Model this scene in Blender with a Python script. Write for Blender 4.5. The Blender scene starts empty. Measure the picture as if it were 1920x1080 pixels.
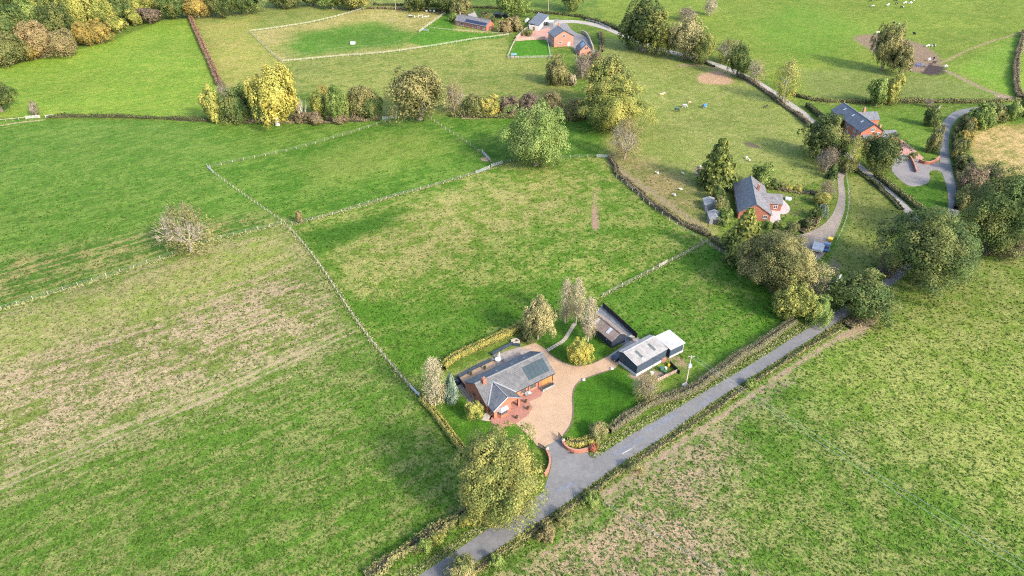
import bpy, bmesh, math, random
import numpy as np
from mathutils import Vector, Matrix
from mathutils.geometry import tessellate_polygon
R = math.radians
rng = np.random.default_rng(7)
random.seed(7)
scene = bpy.context.scene
COL = scene.collection

# ------------------------------------------------------------------ camera
CAM_H, PITCH, FOC = 105.0, R(35), 1280.0
cam_d = bpy.data.cameras.new('camera'); cam = bpy.data.objects.new('camera', cam_d); COL.objects.link(cam)
cam.location = (0, 0, CAM_H); cam.rotation_euler = (R(90) - PITCH, 0, 0)
cam_d.lens = 24; cam_d.sensor_width = 36; cam_d.clip_start = 1; cam_d.clip_end = 9000
scene.camera = cam
# ------------------------------------------------------------------ sky, sun, exposure
SUN_AZ, SUN_EL = R(-42), R(33)          # mathematical angle of the horizontal direction towards the sun
world = bpy.data.worlds.new('World'); scene.world = world; world.use_nodes = True
wn = world.node_tree; bgn = wn.nodes['Background']
sky = wn.nodes.new('ShaderNodeTexSky'); sky.sky_type = 'NISHITA'; sky.sun_disc = False
sky.sun_elevation = SUN_EL; sky.sun_rotation = R(90) - SUN_AZ; sky.air_density = 1.0; sky.dust_density = 2.0; sky.ozone_density = 1.0
wn.links.new(sky.outputs[0], bgn.inputs[0]); bgn.inputs[1].default_value = 0.15
sd = bpy.data.lights.new('sun', 'SUN'); sun = bpy.data.objects.new('sun', sd); COL.objects.link(sun)
sd.energy = 1.75; sd.angle = R(7.0); sd.color = (1.0, 0.92, 0.78)
sdir = Vector((math.cos(SUN_AZ) * math.cos(SUN_EL), math.sin(SUN_AZ) * math.cos(SUN_EL), math.sin(SUN_EL)))
sun.rotation_euler = sdir.to_track_quat('Z', 'Y').to_euler()
sun.location = (60, -60, 200)
vs = scene.view_settings
vs.view_transform = 'Standard'; vs.look = 'None'; vs.gamma = 1.0; vs.use_curve_mapping = False
vs.exposure = 2.24
scene.cycles.max_bounces = 5; scene.cycles.diffuse_bounces = 3; scene.cycles.transmission_bounces = 3
scene.cycles.transparent_max_bounces = 4
scene.cycles.use_denoising = False; scene.cycles.filter_width = 1.15; scene.cycles.use_adaptive_sampling = False

# ------------------------------------------------------------------ survey: ground positions from bearings and elevations
_c, _s = math.cos(PITCH), math.sin(PITCH)
def G(px, py, z=0.0):
    u = (px - 960) / FOC; v = (py - 540) / FOC
    t = (CAM_H - z) / (_s + v * _c)
    return (u * t, t * (_c - v * _s))
def GL(pts, z=0.0): return [G(p[0], p[1], z) for p in pts]
def depth(x, y, z=0): return y * _c + (CAM_H - z) * _s
FLAT = [(6, 115, 34, 52), (34, 124, 22, 36), (78, 196, 22, 36), (136, 256, 26, 42), (28, 380, 30, 50), (-22, 418, 18, 34), (150, 225, 22, 40), (104, 170, 22, 40)]
_WV = [(0.031, 0.052, 0.3, .24), (-0.058, 0.041, 1.9, .17), (0.083, -0.022, 4.0, .11), (0.047, 0.097, 2.2, .09), (-0.11, 0.07, 5.1, .055), (0.13, 0.12, 0.8, .045), (0.012, -0.019, 3.3, .5)]
def hz(x, y):
    x = np.asarray(x, float); y = np.asarray(y, float)
    h = np.zeros_like(x)
    for a, b, p, m in _WV: h = h + m * np.sin(a * x + b * y + p)
    k = np.ones_like(x)
    for cx, cy, r0, r1 in FLAT:
        t = np.clip((np.hypot(x - cx, y - cy) - r0) / (r1 - r0), 0, 1); k = k * (t * t * (3 - 2 * t))
    return h * k
def hz1(x, y): return float(hz(x, y))
def chaikin(p, n=2, closed=False):
    for _ in range(n):
        q = []; m = len(p)
        if not closed: q.append(p[0])
        for i in range(m if closed else m - 1):
            a, b = p[i], p[(i + 1) % m]
            q.append((a[0] * .75 + b[0] * .25, a[1] * .75 + b[1] * .25)); q.append((a[0] * .25 + b[0] * .75, a[1] * .25 + b[1] * .75))
        if not closed: q.append(p[-1])
        p = q
    return p
def resample(p, step):
    p = np.array(p, float); d = np.hypot(*(p[1:] - p[:-1]).T); s = np.concatenate([[0], np.cumsum(d)])
    n = max(1, int(round(s[-1] / step))); t = np.linspace(0, s[-1], n + 1)
    return np.stack([np.interp(t, s, p[:, 0]), np.interp(t, s, p[:, 1])], 1)

# ------------------------------------------------------------------ materials
MATS = {}
def nd(nt, t, **kw):
    n = nt.nodes.new(t)
    for k, v in kw.items(): setattr(n, k, v)
    return n
def base_mat(name, rough=0.85, spec=0.3):
    m = bpy.data.materials.new(name); m.use_nodes = True; nt = m.node_tree
    b = nt.nodes['Principled BSDF']; b.inputs['Roughness'].default_value = rough
    b.inputs['Specular IOR Level'].default_value = spec
    MATS[name] = m
    return m, nt, b
def c4(c): return (c[0], c[1], c[2], 1)
def mixc(nt, fac, a, b, blend='MIX'):
    m = nd(nt, 'ShaderNodeMix', data_type='RGBA', blend_type=blend)
    for i, v in ((0, fac), (6, a), (7, b)):
        if hasattr(v, 'is_linked') or hasattr(v, 'links'): nt.links.new(v, m.inputs[i])
        elif isinstance(v, (tuple, list)): m.inputs[i].default_value = c4(v)
        else: m.inputs[i].default_value = v
    return m.outputs[2]
def noise(nt, vec, scale, detail=3, rough=0.55):
    n = nd(nt, 'ShaderNodeTexNoise'); n.inputs['Scale'].default_value = scale; n.inputs['Detail'].default_value = detail
    n.inputs['Roughness'].default_value = rough; nt.links.new(vec, n.inputs['Vector']); return n.outputs[0]
def mrange(nt, v, a, b, c=0.0, d=1.0):
    n = nd(nt, 'ShaderNodeMapRange', interpolation_type='SMOOTHSTEP')
    nt.links.new(v, n.inputs[0])
    for i, x in enumerate((a, b, c, d)): n.inputs[i + 1].default_value = x
    return n.outputs[0]
def mth(nt, op, a, b):
    n = nd(nt, 'ShaderNodeMath', operation=op)
    for i, v in enumerate((a, b)):
        if hasattr(v, 'links'): nt.links.new(v, n.inputs[i])
        else: n.inputs[i].default_value = v
    return n.outputs[0]
def bump(nt, b, h, strength=0.3, dist=0.05):
    n = nd(nt, 'ShaderNodeBump'); n.inputs['Strength'].default_value = strength; n.inputs['Distance'].default_value = dist
    nt.links.new(h, n.inputs['Height']); nt.links.new(n.outputs[0], b.inputs['Normal'])
def plain(name, c, c2=None, scale=2.0, rough=0.85, bmp=0.0, metal=0.0, spec=0.3, lo=.35, hi=.65):
    m, nt, b = base_mat(name, rough, spec); b.inputs['Metallic'].default_value = metal
    g = nd(nt, 'ShaderNodeNewGeometry').outputs['Position']
    if c2 is None: c2 = tuple(x * .72 for x in c)
    n = noise(nt, g, scale, 5, .65)
    sc_ = nd(nt, 'ShaderNodeVectorMath', operation='SCALE'); nt.links.new(mixc(nt, mrange(nt, n, lo, hi), c, c2), sc_.inputs[0])
    nt.links.new(mth(nt, 'ADD', .62, mth(nt, 'MULTIPLY', noise(nt, g, .22, 6, .72), .72)), sc_.inputs['Scale'])
    nt.links.new(sc_.outputs[0], b.inputs['Base Color'])
    if bmp: bump(nt, b, n, bmp, .08)
    return m
def slate(name, c, c2, moss=None, row=.30, wid=.4):
    m, nt, b = base_mat(name, .62, .4)
    uv = nd(nt, 'ShaderNodeUVMap').outputs[0]
    br = nd(nt, 'ShaderNodeTexBrick'); br.offset = .5
    for k, v in (('Scale', 1.0), ('Mortar Size', .03), ('Brick Width', wid), ('Row Height', row), ('Bias', 0.0), ('Mortar Smooth', .3)): br.inputs[k].default_value = v
    br.inputs['Color1'].default_value = c4(c); br.inputs['Color2'].default_value = c4(c2); br.inputs['Mortar'].default_value = c4([x * .45 for x in c])
    nt.links.new(uv, br.inputs['Vector'])
    g = nd(nt, 'ShaderNodeNewGeometry').outputs['Position']
    n = noise(nt, g, .8, 6, .7)
    col = mixc(nt, mrange(nt, n, .4, .68, 0, .6), br.outputs[0], moss or [min(1, x * 1.7) for x in c])
    nt.links.new(col, b.inputs['Base Color']); bump(nt, b, br.outputs[1], -.5, .03)
    return m
def leafmat(name, c1, c2, c3, patch=.5, transl=.25):
    m, nt, b = base_mat(name, .75, .2)
    ge = nd(nt, 'ShaderNodeNewGeometry'); tc = nd(nt, 'ShaderNodeTexCoord').outputs['Object']
    oi = nd(nt, 'ShaderNodeObjectInfo')
    va = nd(nt, 'ShaderNodeVectorMath', operation='ADD'); nt.links.new(tc, va.inputs[0]); nt.links.new(oi.outputs['Location'], va.inputs[1])
    n = noise(nt, va.outputs[0], 2.6, 2, .6); n_ = noise(nt, va.outputs[0], 1.1, 2, .5)
    isl = ge.outputs['Random Per Island']
    a = mixc(nt, mrange(nt, mth(nt, 'ADD', mth(nt, 'MULTIPLY', n, .85), mth(nt, 'MULTIPLY', isl, .16)), .40, .66), c1, c2)
    col = mixc(nt, mrange(nt, mth(nt, 'ADD', n_, mth(nt, 'MULTIPLY', isl, .16)), .50, .74, 0, .75), a, c3)
    nt.links.new(col, b.inputs['Base Color'])
    tr = nd(nt, 'ShaderNodeBsdfTranslucent'); nt.links.new(col, tr.inputs[0])
    mx = nd(nt, 'ShaderNodeMixShader'); mx.inputs[0].default_value = transl
    nt.links.new(b.outputs[0], mx.inputs[1]); nt.links.new(tr.outputs[0], mx.inputs[2])
    nt.links.new(mx.outputs[0], nt.nodes['Material Output'].inputs[0])
    return m

# ------------------------------------------------------------------ mesh helpers
def tag(o, label=None, cat=None, group=None, kind=None):
    for k, v in (('label', label), ('category', cat), ('group', group), ('kind', kind)):
        if v: o[k] = v
    return o
def link(o, parent=None):
    COL.objects.link(o)
    if parent is not None: o.parent = parent
    return o
def empty(name, loc=(0, 0, 0), rz=0.0):
    o = bpy.data.objects.new(name, None); o.location = loc; o.rotation_euler = (0, 0, rz); o.empty_display_size = .3
    return link(o)
class MB:
    def __init__(s): s.v = []; s.f = []; s.u = []
    def poly(s, pts, uv=None):
        i = len(s.v); s.v += [tuple(p) for p in pts]; s.f.append(tuple(range(i, i + len(pts)))); s.u.append(uv)
        return s
    def hexa(s, b, t):                      # bottom ring, top ring (same winding, counter-clockwise from above)
        n = len(b); s.poly(list(reversed(b))); s.poly(t)
        for i in range(n): j = (i + 1) % n; s.poly([b[i], b[j], t[j], t[i]])
        return s
    def box(s, x0, x1, y0, y1, z0, z1, taper=0.0):
        t = taper
        b = [(x0, y0, z0), (x1, y0, z0), (x1, y1, z0), (x0, y1, z0)]
        return s.hexa(b, [(x0 + t, y0 + t, z1), (x1 - t, y0 + t, z1), (x1 - t, y1 - t, z1), (x0 + t, y1 - t, z1)])
    def beam(s, p, q, w, h=None):
        p = Vector(p); q = Vector(q); d = (q - p).normalized(); h = h or w
        up = Vector((0, 0, 1)) if abs(d.z) < .95 else Vector((1, 0, 0))
        a = d.cross(up).normalized() * w / 2; c = a.cross(d).normalized() * h / 2
        A = [p - a - c, p + a - c, p + a + c, p - a + c]; B = [x + (q - p) for x in A]
        s.poly(A); s.poly(list(reversed(B)))
        for i in range(4): j = (i + 1) % 4; s.poly([A[j], A[i], B[i], B[j]])
        return s
    def tube(s, p, q, r0, r1, n=6, cap=True):
        p = Vector(p); q = Vector(q); d = (q - p)
        if d.length < 1e-6: return s
        d.normalize(); up = Vector((0, 0, 1)) if abs(d.z) < .9 else Vector((1, 0, 0))
        a = d.cross(up).normalized(); c = a.cross(d)
        A = [p + (a * math.cos(2 * math.pi * k / n) + c * math.sin(2 * math.pi * k / n)) * r0 for k in range(n)]
        B = [q + (a * math.cos(2 * math.pi * k / n) + c * math.sin(2 * math.pi * k / n)) * r1 for k in range(n)]
        for i in range(n): j = (i + 1) % n; s.poly([A[j], A[i], B[i], B[j]])
        if cap: s.poly(A); s.poly(list(reversed(B)))
        return s
    def slab(s, e0, e1, r1, r0, th):        # sloping slab: eave start/end, ridge end/start, with metric uv
        P = [Vector(x) for x in (e0, e1, r1, r0)]
        n = (P[1] - P[0]).cross(P[3] - P[0]).normalized()
        if n.z < 0: n = -n
        ux = (P[1] - P[0]).normalized(); uy = n.cross(ux)
        uv = [((x - P[0]).dot(ux), (x - P[0]).dot(uy)) for x in P]
        B = [x - n * th for x in P]
        s.poly(P, uv); s.poly(list(reversed(B)), list(reversed(uv)))
        for i in range(4): j = (i + 1) % 4; s.poly([B[i], B[j], P[j], P[i]], [uv[i], uv[j], uv[j], uv[i]])
        return s
    def build(s, name, mat, parent=None, smooth=False):
        me = bpy.data.meshes.new(name); me.from_pydata(s.v, [], s.f)
        if any(u is not None for u in s.u):
            l = me.uv_layers.new(); k = 0
            for f, u in zip(s.f, s.u):
                for i in range(len(f)): l.data[k].uv = u[i] if u else (0, 0); k += 1
        if mat: me.materials.append(MATS[mat] if isinstance(mat, str) else mat)
        if smooth: me.polygons.foreach_set('use_smooth', [True] * len(me.polygons))
        o = bpy.data.objects.new(name, me)
        return link(o, parent)
def fast_mesh(name, v, quads=True, mat=None):
    n = len(v); k = 4 if quads else 3; m = n // k
    me = bpy.data.meshes.new(name); me.vertices.add(n); me.vertices.foreach_set('co', np.asarray(v, np.float32).ravel())
    me.loops.add(n); me.loops.foreach_set('vertex_index', np.arange(n, dtype=np.int32))
    me.polygons.add(m); me.polygons.foreach_set('loop_start', np.arange(0, n, k, dtype=np.int32))
    me.update(calc_edges=True)
    if mat: me.materials.append(MATS[mat])
    return me
def copy_tree(o, parent=None):
    c = o.copy(); COL.objects.link(c)
    if parent is not None: c.parent = parent
    for ch in list(o.children):
        if ch.name in COL.objects: copy_tree(ch, c)
    return c
def inst(name, me, parent, loc, rz=0, sc=(1, 1, 1), mat=None):
    o = bpy.data.objects.new(name, me); o.location = loc; o.rotation_euler = (0, 0, rz); o.scale = sc
    link(o, parent)
    if mat:
        o.material_slots[0].link = 'OBJECT'; o.material_slots[0].material = MATS[mat]
    return o
def leaves(pos, nrm, size, jit=.5, aspect=1.0):
    n = len(pos); nn = nrm + rng.normal(0, jit, (n, 3)); nn /= np.linalg.norm(nn, axis=1)[:, None] + 1e-9
    r = rng.normal(0, 1, (n, 3)); t = np.cross(nn, r); t /= np.linalg.norm(t, axis=1)[:, None] + 1e-9
    b = np.cross(nn, t); s = (size * rng.uniform(.6, 1.35, n))[:, None] / 2
    t = t * s; b = b * s * aspect
    return np.stack([pos - t * .6 - b, pos + t * .6 - b * .8, pos + t * .8 + b, pos - t * .7 + b * .9], 1).reshape(-1, 3)
# ------------------------------------------------------------------ ground sheet: pastures, worn patches and soil
def axis(a, b, step, outer):
    lo = [-x for x in outer[::-1]]
    return lo
xs = np.concatenate([[-6000, -3000, -1500, -900, -600, -480], np.arange(-410, 410.1, 1.1), [480, 600, 900, 1500, 3000, 6000]])
ys = np.concatenate([[-3000, -1200, -500, -200, -80, 0, 25], np.arange(45, 300, 1.0), np.arange(300, 545, 1.7), [570, 640, 800, 1200, 2500, 8000]])
X, Y = np.meshgrid(xs, ys); X = X.ravel(); Y = Y.ravel(); NV = len(X)
cA = np.tile(np.array([.050, .105, .018]), (NV, 1)); cB = np.tile(np.array([.095, .140, .030]), (NV, 1))
bias = np.zeros(NV); streak = np.full(NV, .12)
sC = np.tile(np.array([.2, .14, .09]), (NV, 1)); sW = np.zeros(NV)
def sdist(poly, x=None, y=None):
    x = X if x is None else x; y = Y if y is None else y
    d = np.full(len(x), 1e9); ins = np.zeros(len(x), bool); n = len(poly)
    for i in range(n):
        ax, ay = poly[i]; bx, by = poly[(i + 1) % n]; ex, ey = bx - ax, by - ay
        t = np.clip(((x - ax) * ex + (y - ay) * ey) / (ex * ex + ey * ey + 1e-12), 0, 1)
        d = np.minimum(d, np.hypot(x - ax - t * ex, y - ay - t * ey))
        c = ((ay > y) != (by > y)) & (x < (bx - ax) * (y - ay) / (by - ay + 1e-12) + ax); ins ^= c
    return np.where(ins, d, -d)
def ldist(line):
    d = np.full(NV, 1e9)
    for (ax, ay), (bx, by) in zip(line[:-1], line[1:]):
        ex, ey = bx - ax, by - ay
        t = np.clip(((X - ax) * ex + (Y - ay) * ey) / (ex * ex + ey * ey + 1e-12), 0, 1)
        d = np.minimum(d, np.hypot(X - ax - t * ex, Y - ay - t * ey))
    return d
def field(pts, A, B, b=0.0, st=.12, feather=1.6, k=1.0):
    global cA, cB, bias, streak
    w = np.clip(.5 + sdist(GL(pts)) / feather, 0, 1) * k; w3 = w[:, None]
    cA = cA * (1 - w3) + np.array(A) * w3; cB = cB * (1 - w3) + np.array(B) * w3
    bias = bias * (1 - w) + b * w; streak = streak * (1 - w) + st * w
def soil(w, colr):
    global sC, sW
    m = w > sW; sC[m] = colr; sW = np.maximum(sW, w)
def soil_line(pts, width, colr, k=1.0, feather=2.0):
    soil(np.clip(.5 + (width / 2 - ldist(chaikin(GL(pts), 2))) / feather, 0, 1) * k, colr)
def soil_poly(pts, colr, k=1.0, feather=3.0):
    soil(np.clip(.5 + sdist(chaikin(GL(pts), 2, True)) / feather, 0, 1) * k, colr)
LUSH, MID, LIT, YEL = (.030, .088, .010), (.052, .112, .018), (.085, .145, .028), (.125, .170, .032)
KHA, TAN, PINK = (.125, .140, .050), (.235, .205, .105), (.25, .17, .11)
field([(-700, 250), (-700, 1400), (700, 1400), (880, 968), (862, 850), (792, 748), (735, 686), (680, 620), (602, 500), (541, 426), (532, 420), (435, 441), (350, 466), (300, 486), (155, 529), (0, 580), (-300, 680)], (.050, .116, .018), (.112, .142, .050), .0, .16)
field([(-300, 690), (0, 585), (300, 492), (530, 425), (600, 505), (655, 600), (560, 680), (350, 770), (0, 900), (-300, 1000)], (.085, .126, .034), (.212, .184, .132), .02, .14, 24)
field([(-300, 700), (0, 590), (300, 500), (520, 432), (570, 490), (380, 560), (0, 680), (-300, 780)], (.120, .172, .048), (.175, .182, .085), .02, .10, 12)
field([(545, 424), (700, 379), (890, 321), (970, 298), (1142, 294), (1160, 332), (1222, 388), (1328, 451), (1130, 556), (1088, 592), (980, 612), (900, 648), (835, 680), (795, 735), (735, 686), (680, 620), (602, 500)], (.048, .120, .014), (.150, .182, .058), .00, .05)
field([(640, 430), (900, 340), (1080, 330), (1060, 400), (860, 480), (700, 560), (640, 520)], (.075, .138, .023), (.185, .192, .080), .02, .05, 14)
field([(560, 440), (640, 418), (760, 385), (740, 420), (660, 450), (600, 470)], LUSH, MID, -.06, .1, 6)
field([(640, 560), (760, 560), (900, 560), (1040, 520), (1110, 540), (1060, 590), (960, 605), (860, 650), (790, 710), (730, 670)], (.042, .112, .013), (.085, .140, .030), -.03, .12, 8)
field([(1328, 455), (1132, 557), (1138, 572), (1192, 632), (1282, 640), (1310, 700), (1482, 605), (1450, 545), (1400, 492)], (.042, .115, .014), (.085, .145, .030), -.03, .1)
field([(1240, 520), (1330, 500), (1400, 560), (1330, 640), (1270, 620)], (.045, .115, .015), (.11, .150, .045), 0, .1, 10)
field([(395, 314), (565, 275), (740, 224), (802, 222), (860, 258), (905, 286), (926, 304), (892, 318), (700, 376), (545, 418)], (.036, .105, .012), (.078, .145, .026), .0, .1)
field([(560, 300), (720, 250), (800, 250), (840, 280), (700, 330), (600, 350)], (.070, .140, .022), (.105, .160, .035), .04, .1, 14)
field([(-400, 226), (0, 228), (390, 226), (740, 221), (565, 273), (392, 312), (532, 418), (435, 438), (300, 482), (0, 574), (-400, 700)], (.048, .120, .017), (.085, .150, .030), 0, .14)
field([(-400, 540), (0, 480), (280, 430), (480, 400), (525, 415), (300, 478), (0, 570), (-400, 690)], (.042, .105, .016), (.160, .165, .070), .0, .2, 8)
field([(802, 218), (1105, 219), (1142, 292), (970, 296), (930, 302), (905, 284), (860, 257)], (.034, .098, .012), (.075, .140, .026), 0, .1)
field([(-700, 60), (0, 125), (200, 80), (300, 40), (358, 30), (385, 100), (415, 162), (400, 217), (0, 222), (-700, 215)], (.085, .170, .022), (.130, .195, .032), .0, .14)  # sunlight between clouds put into this field's brighter, yellower grass colour
field([(360, 28), (500, -20), (860, -20), (870, 40), (955, 66), (952, 110), (1030, 112), (1105, 205), (1100, 217), (720, 217), (700, 190), (415, 165), (390, 100)], (.080, .130, .030), (.140, .165, .052), .02, .12)
field([(372, 45), (480, 30), (470, 62), (530, 122), (500, 160), (420, 165), (395, 110)], (.130, .170, .040), (.180, .185, .060), .02, .12, 10)
field([(470, 60), (600, 41), (680, 17), (842, 20), (786, 62), (870, 55), (952, 68), (770, 92), (530, 118)], (.120, .150, .045), (.205, .195, .085), .03, .1)
field([(560, 62), (700, 42), (790, 66), (760, 88), (560, 108), (530, 90)], (.045, .120, .015), (.085, .150, .030), -.03, .1, 14)
field([(842, 22), (853, 58), (930, 64), (950, 70), (800, 90), (760, 80)], (.040, .120, .012), (.070, .150, .022), -.03, .1, 3)
field([(1128, 66), (1240, 100), (1345, 128), (1400, 150), (1470, 190), (1530, 240), (1560, 330), (1480, 362), (1372, 332), (1345, 440), (1328, 448), (1222, 384), (1160, 326), (1143, 290), (1130, 200)], (.102, .150, .042), (.150, .178, .062), .0, .06)
field([(1150, 270), (1290, 340), (1320, 420), (1230, 380), (1165, 320)], (.09, .115, .042), (.17, .150, .080), .03, .1, 12)
field([(1134, 40), (1345, 108), (1480, 172), (1530, 190), (1905, 185), (2500, 160), (2500, -40), (1100, -40)], (.074, .132, .020), (.115, .158, .030), .0, .12)
field([(1400, 40), (1500, 0), (1640, 60), (1560, 110), (1450, 100)], (.062, .138, .016), (.092, .152, .024), .0, .12, 20)
field([(1480, 130), (1640, 125), (1800, 150), (1880, 185), (1530, 188)], (.085, .130, .035), (.115, .150, .048), .0, .12, 12)
field([(1790, 130), (1920, 60), (2100, 40), (2100, 180), (1900, 180)], (.085, .180, .022), (.120, .195, .034), .0, .12, 10)
field([(930, 1090), (700, 1600), (2600, 1600), (2600, 470), (1920, 470), (1855, 430), (1790, 470), (1705, 512), (1590, 612), (1500, 672), (1400, 740), (1250, 850), (1130, 945)], (.052, .118, .018), (.130, .160, .058), .0, .04)
field([(1500, 700), (1700, 560), (1900, 480), (2300, 480), (2300, 1000), (1920, 960), (1700, 850)], (.085, .142, .028), (.140, .172, .056), .02, .06, 20)
field([(930, 1090), (800, 1300), (1500, 1300), (1420, 1080), (1330, 960), (1400, 850), (1330, 810), (1250, 855), (1130, 948)], (.050, .112, .020), (.205, .168, .128), .03, .04, 12)
field([(1815, 255), (1860, 240), (2100, 225), (2100, 345), (1930, 330), (1850, 335), (1825, 300)], (.125, .135, .048), (.25, .205, .105), .02, .1, 3)
field([(1590, 330), (1625, 330), (1690, 402), (1660, 480), (1600, 520), (1555, 490), (1580, 440), (1595, 390)], (.092, .135, .038), (.135, .158, .055), 0, .06)
field([(1582, 340), (1592, 340), (1590, 420), (1565, 480), (1552, 480), (1580, 420)], (.04, .11, .014), (.07, .13, .02), 0, .1, 2)
field([(1530, 200), (1745, 198), (1762, 240), (1758, 300), (1700, 290), (1660, 255)], (.055, .120, .016), (.085, .145, .028), 0, .1)
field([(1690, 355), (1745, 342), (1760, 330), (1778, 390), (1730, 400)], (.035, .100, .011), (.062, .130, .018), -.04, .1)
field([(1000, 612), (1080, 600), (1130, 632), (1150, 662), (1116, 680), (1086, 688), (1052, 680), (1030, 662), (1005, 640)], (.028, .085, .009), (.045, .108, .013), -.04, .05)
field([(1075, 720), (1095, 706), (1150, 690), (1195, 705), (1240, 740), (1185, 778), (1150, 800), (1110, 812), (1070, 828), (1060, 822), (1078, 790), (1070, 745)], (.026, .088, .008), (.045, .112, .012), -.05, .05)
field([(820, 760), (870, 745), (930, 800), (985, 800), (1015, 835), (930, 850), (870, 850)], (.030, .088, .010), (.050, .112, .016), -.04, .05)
field([(968, 77), (1026, 74), (1032, 107), (957, 107)], (.036, .130, .010), (.060, .155, .018), -.05, .05)
field([(1460, 360), (1540, 360), (1530, 400), (1480, 420), (1450, 420)], (.06, .115, .022), (.11, .135, .045), 0, .1, 3)
# bare soil, mud and worn tracks
soil_line([(-100, 800), (250, 690), (560, 590)], 1.5, (.22, .17, .11), .45, 8)
soil_line([(1118, 352), (1115, 380), (1110, 410)], 1.6, (.24, .16, .10), .75, 2.2)
soil_poly([(1110, 385), (1121, 384), (1123, 412), (1125, 428), (1118, 437), (1109, 432), (1108, 410)], (.23, .15, .10), .9, 2.6)
soil_line([(1118, 345), (1128, 330), (1110, 322)], 1.5, (.24, .18, .11), .55, 2.5)
soil_line([(1106, 452), (1102, 480)], 1.2, (.24, .2, .11), .55, 2.5)
soil_line([(1130, 930), (1180, 896), (1228, 865), (1275, 832), (1326, 798), (1400, 748), (1500, 682), (1590, 624), (1640, 602)], 1.8, (.25, .18, .12), .85, 3.0)
soil_line([(1128, 958), (1050, 1020), (960, 1085)], 1.1, (.25, .18, .115), .8, 2.2)
soil_line([(1140, 938), (1230, 882), (1300, 842), (1400, 772), (1480, 715)], 4.5, (.22, .165, .11), .66, 8)
soil_poly([(1560, 640), (1640, 590), (1650, 610), (1600, 650)], (.25, .18, .12), .7, 4)
soil_poly([(1305, 140), (1335, 130), (1360, 133), (1378, 150), (1370, 158), (1330, 157), (1308, 152)], (.30, .19, .11), .95, 7)
soil_line([(1275, 122), (1310, 120), (1345, 126), (1385, 140), (1410, 158)], 3.2, (.22, .155, .105), .85, 4)
soil_line([(1160, 78), (1200, 90), (1260, 108)], 4, (.13, .105, .062), .75, 6)
soil_line([(1143, 300), (1175, 330), (1240, 372), (1320, 430)], 3.5, (.2, .15, .09), .8, 5)
soil_poly([(1290, 315), (1330, 310), (1345, 340), (1335, 380), (1318, 345)], (.16, .12, .08), .85, 4)
soil_poly([(1590, 68), (1640, 60), (1700, 72), (1740, 85), (1765, 105), (1775, 125), (1755, 138), (1700, 132), (1660, 112), (1625, 88)], (.16, .112, .072), .92, 10)
soil_poly([(1712, 118), (1745, 112), (1780, 128), (1770, 140), (1725, 138)], (.045, .032, .03), .95, 9)
soil_poly([(1620, 66), (1650, 70), (1668, 100), (1645, 92)], (.06, .042, .032), .95, 4)
soil_poly([(1705, 75), (1740, 90), (1755, 105), (1715, 105)], (.27, .18, .115), .9, 8)
soil_line([(1765, 118), (1810, 95), (1860, 75), (1920, 58), (2000, 40)], 2.4, (.24, .165, .10), .78, 4)
soil_line([(1775, 132), (1810, 148), (1850, 170), (1905, 186)], 4.5, (.2, .15, .095), .75, 5)
soil_poly([(1855, 175), (1900, 180), (1920, 190), (1880, 192)], (.22, .16, .11), .8, 3)
soil_poly([(1390, 265), (1405, 264), (1425, 272), (1430, 278), (1405, 275)], (.11, .085, .05), .9, 2)
soil_line([(0, 238), (40, 232), (82, 228)], 1.4, (.30, .23, .13), .9, 2)
soil_line([(380, 115), (300, 135), (200, 165), (110, 205), (100, 215)], .8, (.13, .15, .05), .5, 3)
soil_line([(400, 117), (425, 95), (440, 78), (470, 58)], .8, (.28, .24, .10), .7, 2)
soil_poly([(912, 288), (920, 300), (902, 299), (900, 293)], (.30, .21, .13), .95, 1.5)
soil_line([(1320, 430), (1330, 400), (1318, 378)], 1.2, (.26, .22, .12), .6, 2)
soil_line([(1590, 350), (1592, 400), (1570, 470), (1555, 500)], 1.2, (.17, .14, .08), .7, 2)
soil_poly([(1545, 480), (1590, 490), (1580, 520), (1550, 515)], (.14, .11, .08), .6, 4)
soil_line([(868, 222), (890, 221)], 2, (.24, .18, .11), .8, 2); soil_line([(885, 224), (905, 222)], 1.2, (.24, .18, .11), .8, 2)
soil_poly([(1225, 650), (1248, 655), (1282, 660), (1300, 690), (1290, 705), (1262, 690)], (.24, .16, .11), .55, 3)
soil_poly([(840, 700), (900, 672), (972, 642), (978, 650), (930, 672), (875, 702), (850, 712)], (.26, .19, .12), .55, 2)
soil_poly([(1168, 700), (1190, 716), (1230, 722), (1260, 702), (1230, 690)], (.24, .18, .12), .8, 2)
soil_poly([(985, 622), (1008, 640), (1000, 645), (975, 640)], (.13, .09, .06), .9, 1.5)
soil_poly([(860, 700), (872, 720), (905, 770), (890, 775), (868, 742), (852, 722)], (.17, .15, .12), .9, 1.0)
soil_line([(1515, 191), (1560, 195), (1640, 198), (1700, 199)], 1.0, (.22, .15, .105), .75, 2)
soil_line([(1335, 455), (1400, 500), (1450, 548)], 3.0, (.12, .09, .05), .8, 3)

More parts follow.
